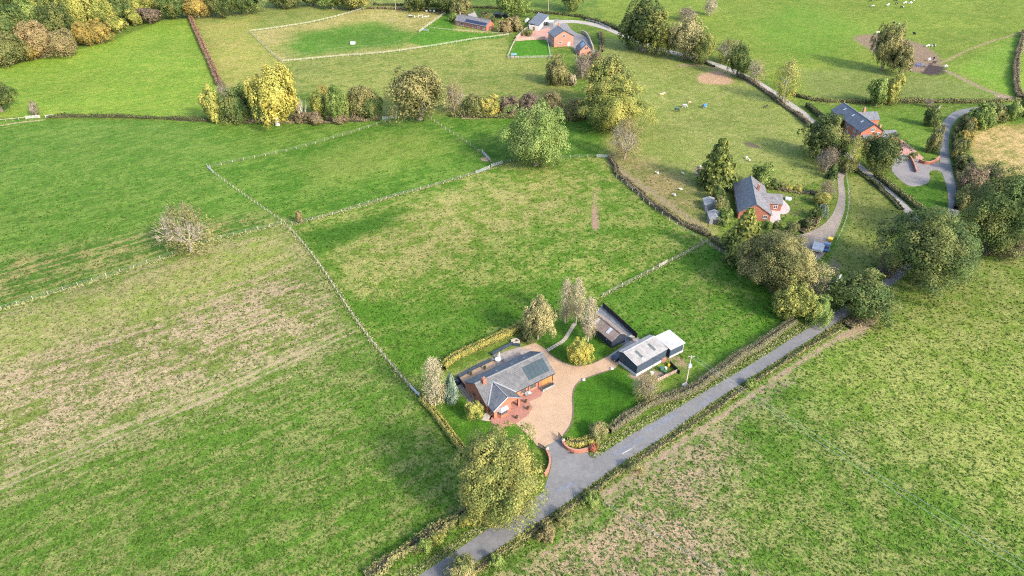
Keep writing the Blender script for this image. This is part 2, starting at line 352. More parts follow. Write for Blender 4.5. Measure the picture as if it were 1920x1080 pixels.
nk = (1 + .22 * np.clip((150 - Y) / 40, 0, 1))[:, None]; cA *= np.array([1.08, .90, .66]) * nk; cB *= np.array([1.05, .92, .74]) * nk
me = bpy.data.meshes.new('ground'); nx, ny = len(xs), len(ys)
Z = hz(X, Y)
me.vertices.add(NV); me.vertices.foreach_set('co', np.stack([X, Y, Z], 1).astype(np.float32).ravel())
ii = (np.arange(ny - 1)[:, None] * nx + np.arange(nx - 1)[None, :]).ravel()
q = np.stack([ii, ii + 1, ii + nx + 1, ii + nx], 1).astype(np.int32)
me.loops.add(q.size); me.loops.foreach_set('vertex_index', q.ravel())
me.polygons.add(len(q)); me.polygons.foreach_set('loop_start', np.arange(0, q.size, 4, dtype=np.int32))
me.update(calc_edges=True); me.polygons.foreach_set('use_smooth', np.ones(len(q), bool))
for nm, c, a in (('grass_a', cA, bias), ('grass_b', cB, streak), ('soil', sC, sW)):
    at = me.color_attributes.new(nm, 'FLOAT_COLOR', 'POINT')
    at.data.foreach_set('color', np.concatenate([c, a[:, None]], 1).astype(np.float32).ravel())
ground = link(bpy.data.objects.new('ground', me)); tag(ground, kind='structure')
m, nt, b = base_mat('pasture', .95, .08); me.materials.append(m)
pos = nd(nt, 'ShaderNodeNewGeometry').outputs['Position']
aA, aB, aS = [nd(nt, 'ShaderNodeAttribute', attribute_name=k) for k in ('grass_a', 'grass_b', 'soil')]
n1 = noise(nt, pos, .75, 9, .78); n2 = noise(nt, pos, .06, 4, .6); n3 = noise(nt, pos, 2.6, 4, .7); n4 = noise(nt, pos, .018, 3, .5)
mp = nd(nt, 'ShaderNodeMapping'); g0, g1 = G(0, 900), G(660, 640); vr = nd(nt, 'ShaderNodeVectorRotate', rotation_type='Z_AXIS'); vr.inputs['Angle'].default_value = -math.atan2(g1[1] - g0[1], g1[0] - g0[0])
mp.inputs['Scale'].default_value = (.07, .62, .3); nt.links.new(pos, vr.inputs['Vector']); nt.links.new(vr.outputs[0], mp.inputs['Vector']); ns = noise(nt, mp.outputs[0], 1.0, 5, .6)
n6 = noise(nt, pos, .17, 5, .62)
v = mth(nt, 'ADD', mth(nt, 'MULTIPLY', n1, .50), mth(nt, 'ADD', mth(nt, 'MULTIPLY', n2, .22), mth(nt, 'MULTIPLY', n6, .38)))
v = mth(nt, 'ADD', v, mth(nt, 'SUBTRACT', aA.outputs['Alpha'], .05))
v = mth(nt, 'ADD', v, mth(nt, 'MULTIPLY', mth(nt, 'MULTIPLY', mth(nt, 'SUBTRACT', ns, .5), aB.outputs['Alpha']), 3.2))
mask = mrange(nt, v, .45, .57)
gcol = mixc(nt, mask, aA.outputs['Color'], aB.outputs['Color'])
# scattered pale dead-grass flecks and dark tussocks
fl = mrange(nt, noise(nt, pos, 1.7, 6, .75), .60, .74, 0, .55)
gcol = mixc(nt, mth(nt, 'MULTIPLY', fl, mask), gcol, (.27, .235, .12))
dk = mrange(nt, noise(nt, pos, .9, 6, .72), .57, .72, 0, .35)
gcol = mixc(nt, dk, gcol, (.042, .076, .009))
n5 = noise(nt, pos, .45, 9, .82)
val = mth(nt, 'ADD', -1.08, mth(nt, 'ADD', mth(nt, 'MULTIPLY', n3, 1.7), mth(nt, 'ADD', mth(nt, 'MULTIPLY', n4, .55), mth(nt, 'MULTIPLY', n5, 1.9))))
hs = nd(nt, 'ShaderNodeVectorMath', operation='SCALE'); nt.links.new(gcol, hs.inputs[0]); nt.links.new(val, hs.inputs['Scale'])
sm = mrange(nt, mth(nt, 'ADD', aS.outputs['Alpha'], mth(nt, 'MULTIPLY', mth(nt, 'SUBTRACT', n1, .5), 1.5)), .33, .72)
scol = mixc(nt, mrange(nt, n3, .35, .7), aS.outputs['Color'], (.5, .5, .5), 'MULTIPLY')
scol = mixc(nt, .4, aS.outputs['Color'], scol)
gfin = mixc(nt, sm, hs.outputs[0], scol)
# wheel tracks worn by tractors across the tan field
sx_ = nd(nt, 'ShaderNodeSeparateXYZ'); nt.links.new(vr.outputs[0], sx_.inputs[0])
ang_ = -math.atan2(g1[1] - g0[1], g1[0] - g0[0]); ca_, sa_ = math.cos(ang_), math.sin(ang_)
def track(px_pts, width, k):
    P_ = np.array([(x * ca_ - y * sa_, x * sa_ + y * ca_) for x, y in GL(px_pts)]); cf = np.polyfit(P_[:, 0], P_[:, 1], 2)
    xx = sx_.outputs[0]; yy = mth(nt, 'ADD', mth(nt, 'MULTIPLY', mth(nt, 'ADD', mth(nt, 'MULTIPLY', xx, float(cf[0])), float(cf[1])), xx), float(cf[2]))
    dv = mth(nt, 'ABSOLUTE', mth(nt, 'ADD', mth(nt, 'SUBTRACT', sx_.outputs[1], yy), mth(nt, 'MULTIPLY', mth(nt, 'SUBTRACT', n5, .5), .5)), 0)
    inside = mth(nt, 'MULTIPLY', mrange(nt, xx, float(P_[:, 0].min()) - 60, float(P_[:, 0].min()) - 50), mrange(nt, xx, float(P_[:, 0].max()), float(P_[:, 0].max()) + 1.5, 1, 0))
    return mth(nt, 'MULTIPLY', mth(nt, 'MULTIPLY', mrange(nt, dv, width * .35, width, k, 0), inside), mrange(nt, n1, .38, .60, .1, 1))
for pts_, w_, k_ in [([(0, 922), (235, 814), (415, 739), (500, 702), (600, 652), (660, 622)], .48, 1.0), ([(0, 902), (235, 800), (400, 733), (500, 690), (640, 620)], .40, .85), ([(0, 878), (120, 835), (300, 765), (460, 700)], .4, .6), ([(0, 858), (200, 780), (380, 706)], .45, .4)]:
    gfin = mixc(nt, track(pts_, w_, k_), gfin, (.27, .20, .13))
nt.links.new(gfin, b.inputs['Base Color'])
bn = nd(nt, 'ShaderNodeBump'); bn.inputs['Strength'].default_value = 1.0; bn.inputs['Distance'].default_value = .5
nt.links.new(mth(nt, 'ADD', mth(nt, 'MULTIPLY', n1, 1.2), mth(nt, 'MULTIPLY', n3, .35)), bn.inputs['Height']); nt.links.new(bn.outputs[0], b.inputs['Normal'])
# ------------------------------------------------------------------ surfaces: lane, tracks, drives, paving
plain('asphalt', (.102, .099, .096), (.122, .118, .114), 1.2, .9, .15)
plain('asphalt_patch', (0.086, 0.092, 0.106), (0.127, 0.130, 0.140), 2.0, .9)
plain('tarmac', (.110, .107, .105), (.128, .124, .120), 1.0, .9, .15)
plain('road_paint', (0.341, 0.341, 0.319), (0.138, 0.138, 0.138), 3.0, .8)
plain('gravel', (.330, .228, .146), (.240, .155, .094), 7.0, .95, .5)
plain('track_stone', (0.270, 0.244, 0.210), (0.188, 0.165, 0.135), 1.5, .95, .3)
plain('dirt_drive', (0.203, 0.169, 0.135), (0.143, 0.116, 0.090), 1.2, .95, .3)
plain('grey_gravel', (.165, .150, .145), (.120, .108, .102), 2.5, .95, .3)
plain('pink_paving', (0.322, 0.171, 0.130), (0.252, 0.133, 0.101), 2.0, .9)
plain('pale_paving', (.36, .295, .27), (.28, .23, .21), 2.0, .9)
plain('brick_paving', (0.270, 0.124, 0.090), (0.188, 0.086, 0.064), 3.0, .9, .2)
plain('flagstone', (0.247, 0.203, 0.165), (0.165, 0.139, 0.120), 1.2, .9, .2)
plain('pale_flag', (0.302, 0.259, 0.209), (0.238, 0.202, 0.158), 2.0, .9)
plain('concrete', (0.245, 0.227, 0.205), (0.173, 0.162, 0.148), 1.0, .9, .2)
plain('concrete_blue', (.115, .125, .133), (.08, .086, .094), 1.0, .85)
plain('concrete_blue_old', (0.165, 0.184, 0.195), (0.112, 0.120, 0.131), 1.0, .85)
plain('timber_edge', (.11, .08, .06), None, 3.0, .9)
EXCL = []
def sheet(name, pts, mat, z=.03, smooth=0, world=False, mx=4.0):
    p = pts if world else GL(pts)
    if smooth: p = chaikin(p, smooth, True)
    EXCL.append(p)
    tris = tessellate_polygon([[Vector((a, b_, 0)) for a, b_ in p]])
    bm = bmesh.new(); vs_ = [bm.verts.new((a, b_, 0)) for a, b_ in p]
    for t in tris:
        try: bm.faces.new([vs_[i] for i in t])
        except ValueError: pass
    for _ in range(5):
        e = [x for x in bm.edges if x.calc_length() > mx]
        if not e: break
        bmesh.ops.subdivide_edges(bm, edges=e, cuts=1, use_grid_fill=False); bmesh.ops.triangulate(bm, faces=bm.faces[:])
    for v_ in bm.verts: v_.co.z = hz1(v_.co.x, v_.co.y) + z
    bm.normal_update()
    for f in bm.faces:
        if f.normal.z < 0: f.normal_flip()
    m_ = bpy.data.meshes.new(name); bm.to_mesh(m_); bm.free(); m_.materials.append(MATS[mat])
    return tag(link(bpy.data.objects.new(name, m_)), kind='structure')
def offset_line(p, o):
    p = np.asarray(p); t = np.gradient(p, axis=0); t /= np.hypot(*t.T)[:, None] + 1e-9
    return p + np.stack([-t[:, 1], t[:, 0]], 1) * (np.asarray(o)[:, None] if np.ndim(o) else o)
def ribbon(name, L, Rr, mat, z=.03, cols=5, struct=True):       # between two world polylines with the same number of points
    L = np.asarray(L); Rr = np.asarray(Rr); n = len(L); mb = MB()
    if struct: EXCL.append([tuple(q_) for q_ in L[::3]] + [tuple(q_) for q_ in Rr[::-3]])
    g = []
    for i in range(n):
        row = []
        for k in range(cols):
            p = L[i] + (Rr[i] - L[i]) * k / (cols - 1); row.append((p[0], p[1], hz1(*p) + z))
        g.append(row)
    for i in range(n - 1):
        for k in range(cols - 1): mb.poly([g[i][k], g[i][k + 1], g[i + 1][k + 1], g[i + 1][k]])
    o = mb.build(name, mat)
    for p_ in o.data.polygons:
        if p_.normal.z < 0: p_.flip()
    return tag(o, kind='structure') if struct else o
def wobble(p, a=.12, n=None):
    n = len(p); return p + np.stack([np.convolve(rng.normal(0, a, n + 4), np.ones(5) / 2.2, 'valid')] * 2, 1)
def edges(left, right, step=1.2, sm=2):
    a = resample(chaikin(GL(left), sm), step); n = len(a)
    p = np.array(chaikin(GL(right), sm)); d = np.hypot(*(p[1:] - p[:-1]).T); s = np.concatenate([[0], np.cumsum(d)]); t = np.linspace(0, s[-1], n)
    return a, np.stack([np.interp(t, s, p[:, 0]), np.interp(t, s, p[:, 1])], 1)
LANE_L = [(640, 1180), (791, 1080), (924, 985), (991, 942), (1064, 893), (1131, 849), (1196, 807), (1238, 784), (1320, 735), (1400, 688), (1536, 606), (1572, 583), (1658, 525), (1690, 500), (1735, 455), (1768, 420), (1779, 390), (1776, 351), (1767, 328), (1762, 310), (1762, 285), (1759, 258), (1763, 237), (1776, 219), (1792, 210), (1816, 205), (1860, 201), (1990, 197)]
LANE_R = [(716, 1180), (861, 1079), (978, 1000), (1062, 944), (1129, 893), (1196, 849), (1240, 823), (1310, 772), (1400, 712), (1498, 653), (1581, 601), (1664, 541), (1702, 512), (1755, 464), (1790, 425), (1798, 396), (1793, 351), (1784, 312), (1779, 284), (1779, 253), (1785, 234), (1798, 221), (1818, 212), (1862, 207), (1990, 203)]
lane_a, lane_b = edges(LANE_L, LANE_R)
lane = ribbon('lane', wobble(lane_a, .06), wobble(lane_b, .06), 'asphalt', .045, 7)
def patch(u0, u1, v0, v1, mat, nm, dz=.053):
    n = len(lane_a); i0, i1 = int(u0 * n), int(u1 * n); idx = range(i0, i1 + 1)
    A = [lane_a[i] + (lane_b[i] - lane_a[i]) * (v0 + rng.uniform(-.05, .05)) for i in idx]; B = [lane_a[i] + (lane_b[i] - lane_a[i]) * (v1 + rng.uniform(-.05, .05)) for i in idx]
    A[0] = B[0] = (A[0] + B[0]) / 2; A[-1] = B[-1] = (A[-1] + B[-1]) / 2
    o = ribbon(nm, A, B, mat, dz, 2, False); o.parent = lane
def lane_u(px, py):
    g = G(px, py); return float(np.argmin(np.hypot(*((lane_a + lane_b) / 2 - g).T))) / len(lane_a)
for (x0, y0, x1, y1, v0, v1) in [(1150, 858, 1215, 815, .30, .52), (1218, 812, 1275, 772, .18, .42), (1055, 925, 1085, 905, .25, .5), (1390, 710, 1430, 682, .2, .4), (1300, 762, 1345, 735, .55, .75)]:
    patch(lane_u(x0, y0), lane_u(x1, y1), v0, v1, 'asphalt_patch', 'tarmac_repair')
for (x0, y0, x1, y1) in [(1172, 850, 1202, 828)]:
    u0, u1 = lane_u(x0, y0), lane_u(x1, y1); patch(u0, max(u1, u0 + 3 / len(lane_a)), .60, .635, 'road_paint', 'centre_dash', .057)
sheet('entrance_apron', [(1018, 922), (1026, 900), (1033, 876), (1034, 858), (1020, 840), (1034, 831), (1053, 819), (1056, 834), (1064, 843), (1084, 849), (1110, 848), (1140, 848), (1120, 866), (1060, 908), (1010, 940)], 'tarmac', .036)
sheet('gravel_drive', [(1012, 842), (990, 815), (968, 795), (945, 770), (935, 740), (890, 730), (868, 722), (860, 702), (905, 680), (948, 660), (1004, 643), (1024, 655), (1034, 667), (1053, 678), (1070, 685), (1088, 687), (1112, 682), (1141, 667), (1163, 680), (1153, 691), (1120, 702), (1093, 711), (1079, 722), (1073, 741), (1075, 765), (1074, 785), (1068, 802), (1056, 817), (1036, 830)], 'gravel', .024)
sheet('shed_apron', [(1141, 667), (1163, 652), (1180, 640), (1196, 632), (1204, 640), (1170, 664), (1163, 680)], 'concrete', .030)
sheet('brick_terrace', [(933, 806), (917, 786), (925, 770), (960, 748), (984, 738), (1008, 726), (1019, 732), (1014, 744), (1000, 750), (992, 753), (999, 765), (990, 778), (971, 792)], 'brick_paving', .034)
sheet('back_terrace', [(935, 672), (922, 668), (960, 655), (975, 650), (988, 655), (1000, 652), (985, 668), (945, 690), (925, 690)], 'flagstone', .033)
sheet('side_terrace', [(908, 776), (930, 768), (918, 790), (902, 788)], 'pale_flag', .034)
pth = empty('stone_path', (*G(1050, 640), 0)); tag(pth, kind='structure')
pp = resample(chaikin(GL([(1023, 659), (1040, 649), (1058, 639), (1068, 622), (1078, 606)]), 2), .78)
for k in range(len(pp) - 1):
    a, b_ = pp[k], pp[k + 1]; ang = math.atan2(*(b_ - a)[::-1]); mbx = MB()
    mbx.box(-.36, .36, -.48, .48, 0, .05, .01); o = mbx.build('paving_slab', 'pale_flag', pth)
    o.location = Vector((*((a + b_) / 2), .005)) - pth.location; o.rotation_euler = (0, 0, ang + rng.uniform(-.06, .06))
# drive edging
def edging(name, pts, mat, w=.22, h=.09, sm=2):
    p = resample(chaikin(GL(pts), sm), .8); mb = MB(); L = offset_line(p, w / 2); Q = offset_line(p, -w / 2)
    for i in range(len(p) - 1):
        z0 = hz1(*p[i]); zz = [hz1(*p[i]) + h, hz1(*p[i + 1]) + h]
        mb.poly([(*Q[i], zz[0]), (*Q[i + 1], zz[1]), (*L[i + 1], zz[1]), (*L[i], zz[0])])
        mb.poly([(*Q[i], zz[0] - .3), (*Q[i + 1], zz[1] - .3), (*Q[i + 1], zz[1]), (*Q[i], zz[0])]); mb.poly([(*L[i + 1], zz[1] - .3), (*L[i], zz[0] - .3), (*L[i], zz[0]), (*L[i + 1], zz[1])])
    return tag(mb.build(name, mat), kind='structure')
edging('drive_edging', [(1153, 691), (1120, 702), (1093, 711), (1079, 722), (1073, 741), (1075, 765), (1074, 785), (1068, 802), (1056, 817)], 'timber_edge')
edging('drive_edging', [(1024, 656), (1034, 667), (1053, 678), (1070, 685), (1088, 687), (1112, 682), (1141, 667)], 'timber_edge')
# farm track, forecourts and drives further off
ta, tb = edges([(1036, 44), (1050, 38), (1080, 38), (1110, 42), (1135, 49), (1165, 62), (1230, 86), (1300, 103), (1345, 115), (1385, 131), (1430, 156), (1470, 181), (1505, 206), (1535, 232), (1565, 262), (1595, 292), (1625, 317), (1660, 348), (1712, 398), (1740, 432)],
               [(1036, 50), (1050, 44), (1080, 43), (1108, 48), (1132, 55), (1160, 67), (1226, 92), (1298, 109), (1340, 121), (1378, 137), (1422, 161), (1462, 186), (1496, 211), (1524, 237), (1555, 268), (1588, 299), (1618, 324), (1652, 354), (1702, 404), (1730, 440)], 2.0)
ribbon('farm_track', wobble(ta, .08), wobble(tb, .08), 'track_stone', .04, 5)
sheet('farmyard', [(1018, 70), (1000, 66), (1024, 44), (1040, 36), (1060, 40), (1075, 60), (1095, 66), (1110, 80), (1118, 102), (1080, 106), (1074, 84), (1036, 90), (1028, 80)], 'grey_gravel', .030, 1)
sheet('farm_patio', [(966, 68), (1000, 58), (1030, 52), (1036, 70), (1024, 74), (968, 76)], 'pink_paving', .036)
da, db = edges([(1594, 300), (1578, 314), (1568, 332), (1571, 352), (1572, 376), (1562, 402), (1540, 426), (1498, 441), (1470, 450)], [(1604, 308), (1590, 322), (1579, 336), (1584, 360), (1586, 386), (1577, 416), (1566, 440), (1552, 472), (1530, 490)], 1.5)
ribbon('bungalow_drive', wobble(da, .1), wobble(db, .1), 'dirt_drive', .036, 6)
sheet('forecourt', [(1679, 292), (1668, 316), (1687, 338), (1707, 351), (1733, 347), (1745, 338), (1741, 322), (1754, 317), (1770, 326), (1766, 302), (1735, 307), (1720, 300), (1700, 290)], 'grey_gravel', .034, 1)
sheet('house_terrace', [(1683, 292), (1660, 280), (1664, 262), (1690, 262), (1710, 276), (1732, 296), (1726, 302), (1705, 291)], 'pink_paving', .03)
sheet('bungalow_patio', [(1432, 372), (1452, 364), (1466, 372), (1480, 386), (1482, 396), (1470, 403), (1462, 400), (1464, 416), (1446, 420), (1440, 405)], 'pale_paving', .030, 1)
sheet('stable_yard', [(1130, 572), (1194, 630), (1180, 640), (1168, 648), (1116, 606), (1116, 585)], 'concrete_blue', .026)
# ------------------------------------------------------------------ buildings
plain('brick', (0.272, 0.102, 0.063), (0.204, 0.071, 0.045), 2.5, .9, .15)
plain('brick_pale', (0.285, 0.146, 0.102), (0.229, 0.105, 0.074), 2.0, .9, .1)
plain('brick_dark', (0.210, 0.081, 0.056), (0.154, 0.059, 0.042), 2.5, .9)
slate('slate_light', (.042, .044, .047), (.074, .074, .078), (.092, .090, .087), .36, .5)
slate('slate_mid', (.060, .066, .077), (.096, .101, .114), (.13, .13, .13), .40, .5)
slate('slate_dark', (.048, .054, .066), (.068, .076, .092), (.10, .105, .115))
slate('slate_lilac', (.088, .083, .087), (.130, .122, .125), (.165, .15, .142), .4, .55)
slate('felt_brown', (.125, .092, .075), (.165, .122, .10), (.20, .155, .13), .9, 1.0)
plain('lead', (.20, .21, .225), None, 4, .6)
plain('ridge_tile', (0.165, 0.162, 0.165), (0.121, 0.121, 0.124), 6, .8)
plain('navy_board', (.010, .015, .025), (.018, .025, .038), 2.5, .7)
plain('navy_lit', (.028, .042, .060), (.020, .030, .045), 2.0, .7)
plain('dark_wood', (.016, .016, .020), (.03, .03, .034), 3, .8)
plain('black_fence', (.012, .011, .012), (.026, .024, .024), 3, .85)
plain('white_render', (0.372, 0.366, 0.348), (0.300, 0.294, 0.276), 2.0, .85)
plain('white_paint', (0.475, 0.475, 0.462), (0.396, 0.396, 0.383), 4.0, .6)
plain('tin_pale', (.225, .213, .20), (.165, .152, .14), 1.1, .65, .05)
plain('tin_white', (.30, .296, .29), (.24, .235, .23), .9, .6)
plain('rooflight', (.050, .060, .056), (.075, .085, .08), 5, .5)
plain('rooflight_white', (0.358, 0.377, 0.403), (0.273, 0.293, 0.325), 5, .4)
plain('glass', (.030, .036, .045), (.055, .065, .078), 3, .12, 0, 0, .6)
plain('solar', (.018, .030, .037), (.026, .040, .047), 2.0, .45, 0, 0, .2)
plain('solar_dark', (.012, .016, .034), (.02, .026, .05), 2.0, .22, 0, 0, .5)
plain('timber', (0.336, 0.140, 0.044), (0.264, 0.104, 0.032), 4, .7)
plain('frame_brown', (.16, .085, .04), None, 4, .7)
plain('sandstone', (0.293, 0.254, 0.202), (0.234, 0.202, 0.163), 3, .9)
plain('teal_felt', (.10, .19, .21), None, 3, .8)
plain('metal_grey', (0.216, 0.222, 0.228), (0.156, 0.162, 0.168), 3, .45, 0, .3)
plain('stone_wall', (0.273, 0.195, 0.153), (0.215, 0.153, 0.120), 2, .9, .2)
def gable(parent, L, W, eave, ridge, wall, roof, x0=0.0, over=.3, th=.12, z0=-.15, ov_end=.25, ridge_cap='ridge_tile', half=None, names=('wall', 'roof')):
    """gabled block, ridge along local x from x0-L/2 to x0+L/2; walls as one mesh, the two roof slopes as parts"""
    a, b_ = x0 - L / 2, x0 + L / 2; w = W / 2; mb = MB()
    for sx, x in ((-1, a), (1, b_)):
        p = [(x, -w, z0), (x, w, z0), (x, w, eave), (x, 0, ridge), (x, -w, eave)]
        mb.poly(p if sx > 0 else list(reversed(p)))
    mb.poly([(a, -w, z0), (b_, -w, z0), (b_, -w, eave), (a, -w, eave)]); mb.poly([(b_, w, z0), (a, w, z0), (a, w, eave), (b_, w, eave)])
    o = mb.build(names[0], wall, parent)
    sl = (ridge - eave) / w; zo = eave - sl * over; q = .05
    for s_ in (-1, 1):
        rf = MB().slab((a - ov_end, s_ * (w + over), zo + th), (b_ + ov_end, s_ * (w + over), zo + th), (b_ + ov_end, 0, ridge + th), (a - ov_end, 0, ridge + th), th - .01).build(names[1], roof if isinstance(roof, str) else roof[0 if s_ < 0 else 1], parent)
        MB().beam((a - ov_end, s_ * (w + over + .06), zo + .02), (b_ + ov_end, s_ * (w + over + .06), zo + .02), .11, .1).build('gutter', 'dark_wood', parent)
    if ridge_cap: MB().beam((a - ov_end - .02, 0, ridge + th + .02), (b_ + ov_end + .02, 0, ridge + th + .02), .28, .1).build('ridge_tiles', ridge_cap, parent)
    return o
def window(parent, x, y, z, w, h, nx_, frame='white_paint', pane='glass', bars=2):
    """window on a wall at local (x,y,z centre), outward normal nx_ = (nx,ny)"""
    n = Vector((nx_[0], nx_[1], 0)); t = Vector((-n.y, n.x, 0)); c = Vector((x, y, z)); P_ = lambda a, b__, d: c + t * a + n * d + Vector((0, 0, b__))
    mb = MB(); f = .09
    for (a0, a1, b0, b1) in [(-w / 2, w / 2, h / 2 - f, h / 2), (-w / 2, w / 2, -h / 2, -h / 2 + f), (-w / 2, -w / 2 + f, -h / 2 + f, h / 2 - f), (w / 2 - f, w / 2, -h / 2 + f, h / 2 - f)] + [(-w / 2 + w * k / bars - .04, -w / 2 + w * k / bars + .04, -h / 2 + f, h / 2 - f) for k in range(1, bars)]:
        mb.hexa([P_(a0, b0, .002), P_(a1, b0, .002), P_(a1, b0, .07), P_(a0, b0, .07)], [P_(a0, b1, .002), P_(a1, b1, .002), P_(a1, b1, .07), P_(a0, b1, .07)])
    o = mb.build('window', frame, parent)
    MB().poly([P_(-w / 2 + f, -h / 2 + f, .02), P_(w / 2 - f, -h / 2 + f, .02), P_(w / 2 - f, h / 2 - f, .02), P_(-w / 2 + f, h / 2 - f, .02)]).build('pane', pane, o)
    MB().hexa([P_(-w / 2 - .06, -h / 2 - .08, .003), P_(w / 2 + .06, -h / 2 - .08, .003), P_(w / 2 + .06, -h / 2 - .08, .14), P_(-w / 2 - .06, -h / 2 - .08, .14)], [P_(-w / 2 - .06, -h / 2 - .005, .003), P_(w / 2 + .06, -h / 2 - .005, .003), P_(w / 2 + .06, -h / 2 - .005, .14), P_(-w / 2 - .06, -h / 2 - .005, .14)]).build('sill', 'sandstone', o)
    return o
def panel(parent, name, x, y, z, w, h, nx_, mat, d=.05):
    n = Vector((nx_[0], nx_[1], 0)); t = Vector((-n.y, n.x, 0)); c = Vector((x, y, z)); P_ = lambda a, b__, e: c + t * a + n * e + Vector((0, 0, b__))
    return MB().hexa([P_(-w / 2, -h / 2, .003), P_(w / 2, -h / 2, .003), P_(w / 2, -h / 2, d), P_(-w / 2, -h / 2, d)], [P_(-w / 2, h / 2, .003), P_(w / 2, h / 2, .003), P_(w / 2, h / 2, d), P_(-w / 2, h / 2, d)]).build(name, mat, parent)
def chimney(parent, x, y, z0, z1, sx=.9, sy=.6, mat='brick', pots=2):
    o = MB().box(x - sx / 2, x + sx / 2, y - sy / 2, y + sy / 2, z0, z1).box(x - sx / 2 - .06, x + sx / 2 + .06, y - sy / 2 - .06, y + sy / 2 + .06, z1 + .002, z1 + .14).build('chimney', mat, parent)
    for k in range(pots): MB().tube((x + (k - (pots - 1) / 2) * .38, y, z1 + .14), (x + (k - (pots - 1) / 2) * .38, y, z1 + .5), .13, .10, 8).build('chimney_pot', 'sandstone', o)
    return o
def on_slope(parent, name, mat, W, eave, ridge, side, x0, x1, t0, t1, lift=.17, th=.06):
    """flat panel lying on a roof slope: x range, t = fraction from eave to ridge"""
    w = W / 2; f = lambda x, t: (x, side * w * (1 - t), eave + (ridge - eave) * t + lift)
    return MB().slab(f(x0, t0), f(x1, t0), f(x1, t1), f(x0, t1), th).build(name, mat, parent)

# --- the brick bungalow with solar panels
RA = R(34.8); A_ = empty('brick_bungalow', (-.47, 112.2, 0), RA)
tag(A_, 'brick bungalow with grey slate roof and a block of solar panels beside the gravel drive', 'house')
WA, EA, DA = 8.6, 2.4, 5.15
gable(A_, 17.7, WA, EA, DA, 'brick', ('slate_light', 'slate_dark'))
for k in range(5): on_slope(A_, 'solar_panel', 'solar', WA, EA, DA, -1, 2.55 + k * 1.13, 2.55 + k * 1.13 + 1.10, .13, .76, .20)
chimney(A_, -7.1, -.55, 4.0, 6.1, .75, .75, 'brick', 1)
for x in (-2.5, 1.5, 5.0): on_slope(A_, 'roof_vent', 'lead', WA, EA, DA, 1, x, x + .5, .45, .58, .2, .08)
# front wing, ridge towards the drive
w0, w1, yf, er, rr = -8.55, -1.85, -6.55, 2.4, 4.5; wm = (w0 + w1) / 2; hw = (w1 - w0) / 2
wing = MB(); wp = w0 + 4.4
wing.poly([(w0, -4.2, -.15), (w0, yf, -.15), (w0, yf, er), (w0, -4.2, er)]); wing.poly([(w0, yf, -.15), (wp, yf, -.15), (wp, yf, er), (w0, yf, er)])
wing.poly([(w0, yf, er), (w1, yf, er), (wm, yf, rr)]); wing.poly([(wp, yf, -.15), (wp, -4.2, -.15), (wp, -4.2, er), (wp, yf, er)]); wing.poly([(w0, yf, er), (w0, -4.2, er), (w1, -4.2, er), (w1, yf, er)])
wing.build('wing_wall', 'brick', A_)
sl = (rr - er) / hw; sm_ = (DA - EA) / (WA / 2)
yr = -WA / 2 + (rr - EA) / sm_            # where the wing ridge meets the main slope
ye = -WA / 2 - .3
for s_, mt in ((-1, 'slate_mid'), (1, 'slate_light')):
    xe = wm + s_ * (hw + .3); ze = er - sl * .3
    rf = MB(); P_ = [(xe, yf - .3, ze + .13), (wm, yf - .3, rr + .13), (wm, yr + .1, rr + .13), (xe, ye - .02, ze + .13)]
    u = lambda p: (p[1], math.hypot(p[0] - xe, p[2] - ze)); rf.poly(P_ if s_ > 0 else list(reversed(P_)), [u(p) for p in (P_ if s_ > 0 else list(reversed(P_)))])
    Q_ = [(a, b_, c_ - .12) for a, b_, c_ in P_]; rf.poly(list(reversed(Q_)) if s_ > 0 else Q_, [u(p) for p in Q_])
    rf.poly([P_[0], P_[1], Q_[1], Q_[0]]); rf.poly([P_[3], P_[0], Q_[0], Q_[3]]); rf.build('wing_roof', mt, A_)
    MB().beam((xe, yf - .3, ze + .17), (wm, yf - .3, rr + .17), .14, .1).build('verge_board', 'white_paint' if s_ < 0 else 'lead', A_)
MB().beam((wm, yf - .32, rr + .16), (wm, yr, rr + .16), .24, .1).build('ridge_tiles', 'ridge_tile', A_)
MB().beam((wm - hw - .25, ye - .1, er + .1), (wm, yr, rr + .19), .3, .06).build('valley', 'lead', A_)
MB().beam((wm + hw + .25, ye - .1, er + .1), (wm, yr, rr + .19), .3, .06).build('valley', 'lead', A_)
MB().box(w1 - .5, w1 - .05, yf + .02, yf + .45, -.1, er - .01).build('porch_pillar', 'brick', A_)
bx = MB(); bcx = w0 + 2.1
bx.hexa([(bcx - 1.3, yf - .01, -.1), (bcx - .8, yf - .8, -.1), (bcx + .8, yf - .8, -.1), (bcx + 1.3, yf - .01, -.1)], [(bcx - 1.3, yf - .01, .8), (bcx - .8, yf - .8, .8), (bcx + .8, yf - .8, .8), (bcx + 1.3, yf - .01, .8)])
bay = bx.build('bay_window', 'brick', A_)
MB().hexa([(bcx - 1.25, yf - .02, .802), (bcx - .78, yf - .76, .802), (bcx + .78, yf - .76, .802), (bcx + 1.25, yf - .02, .802)], [(bcx - 1.25, yf - .02, 1.85), (bcx - .78, yf - .76, 1.85), (bcx + .78, yf - .76, 1.85), (bcx + 1.25, yf - .02, 1.85)]).build('pane', 'glass', bay)
for xx, yy in ((-.78, .76), (.78, .76), (-.26, .76), (.26, .76)): MB().box(bcx + xx - .05, bcx + xx + .05, yf - yy - .04, yf - yy + .04, .8, 1.85).build('mullion', 'frame_brown', bay)
MB().hexa([(bcx - 1.5, yf - .012, 1.86), (bcx - 1.0, yf - 1.0, 1.86), (bcx + 1.0, yf - 1.0, 1.86), (bcx + 1.5, yf - .012, 1.86)], [(bcx - .9, yf - .012, 2.4), (bcx - .5, yf - .22, 2.4), (bcx + .5, yf - .22, 2.4), (bcx + .9, yf - .012, 2.4)]).build('bay_roof', 'lead', bay)
fy = -WA / 2
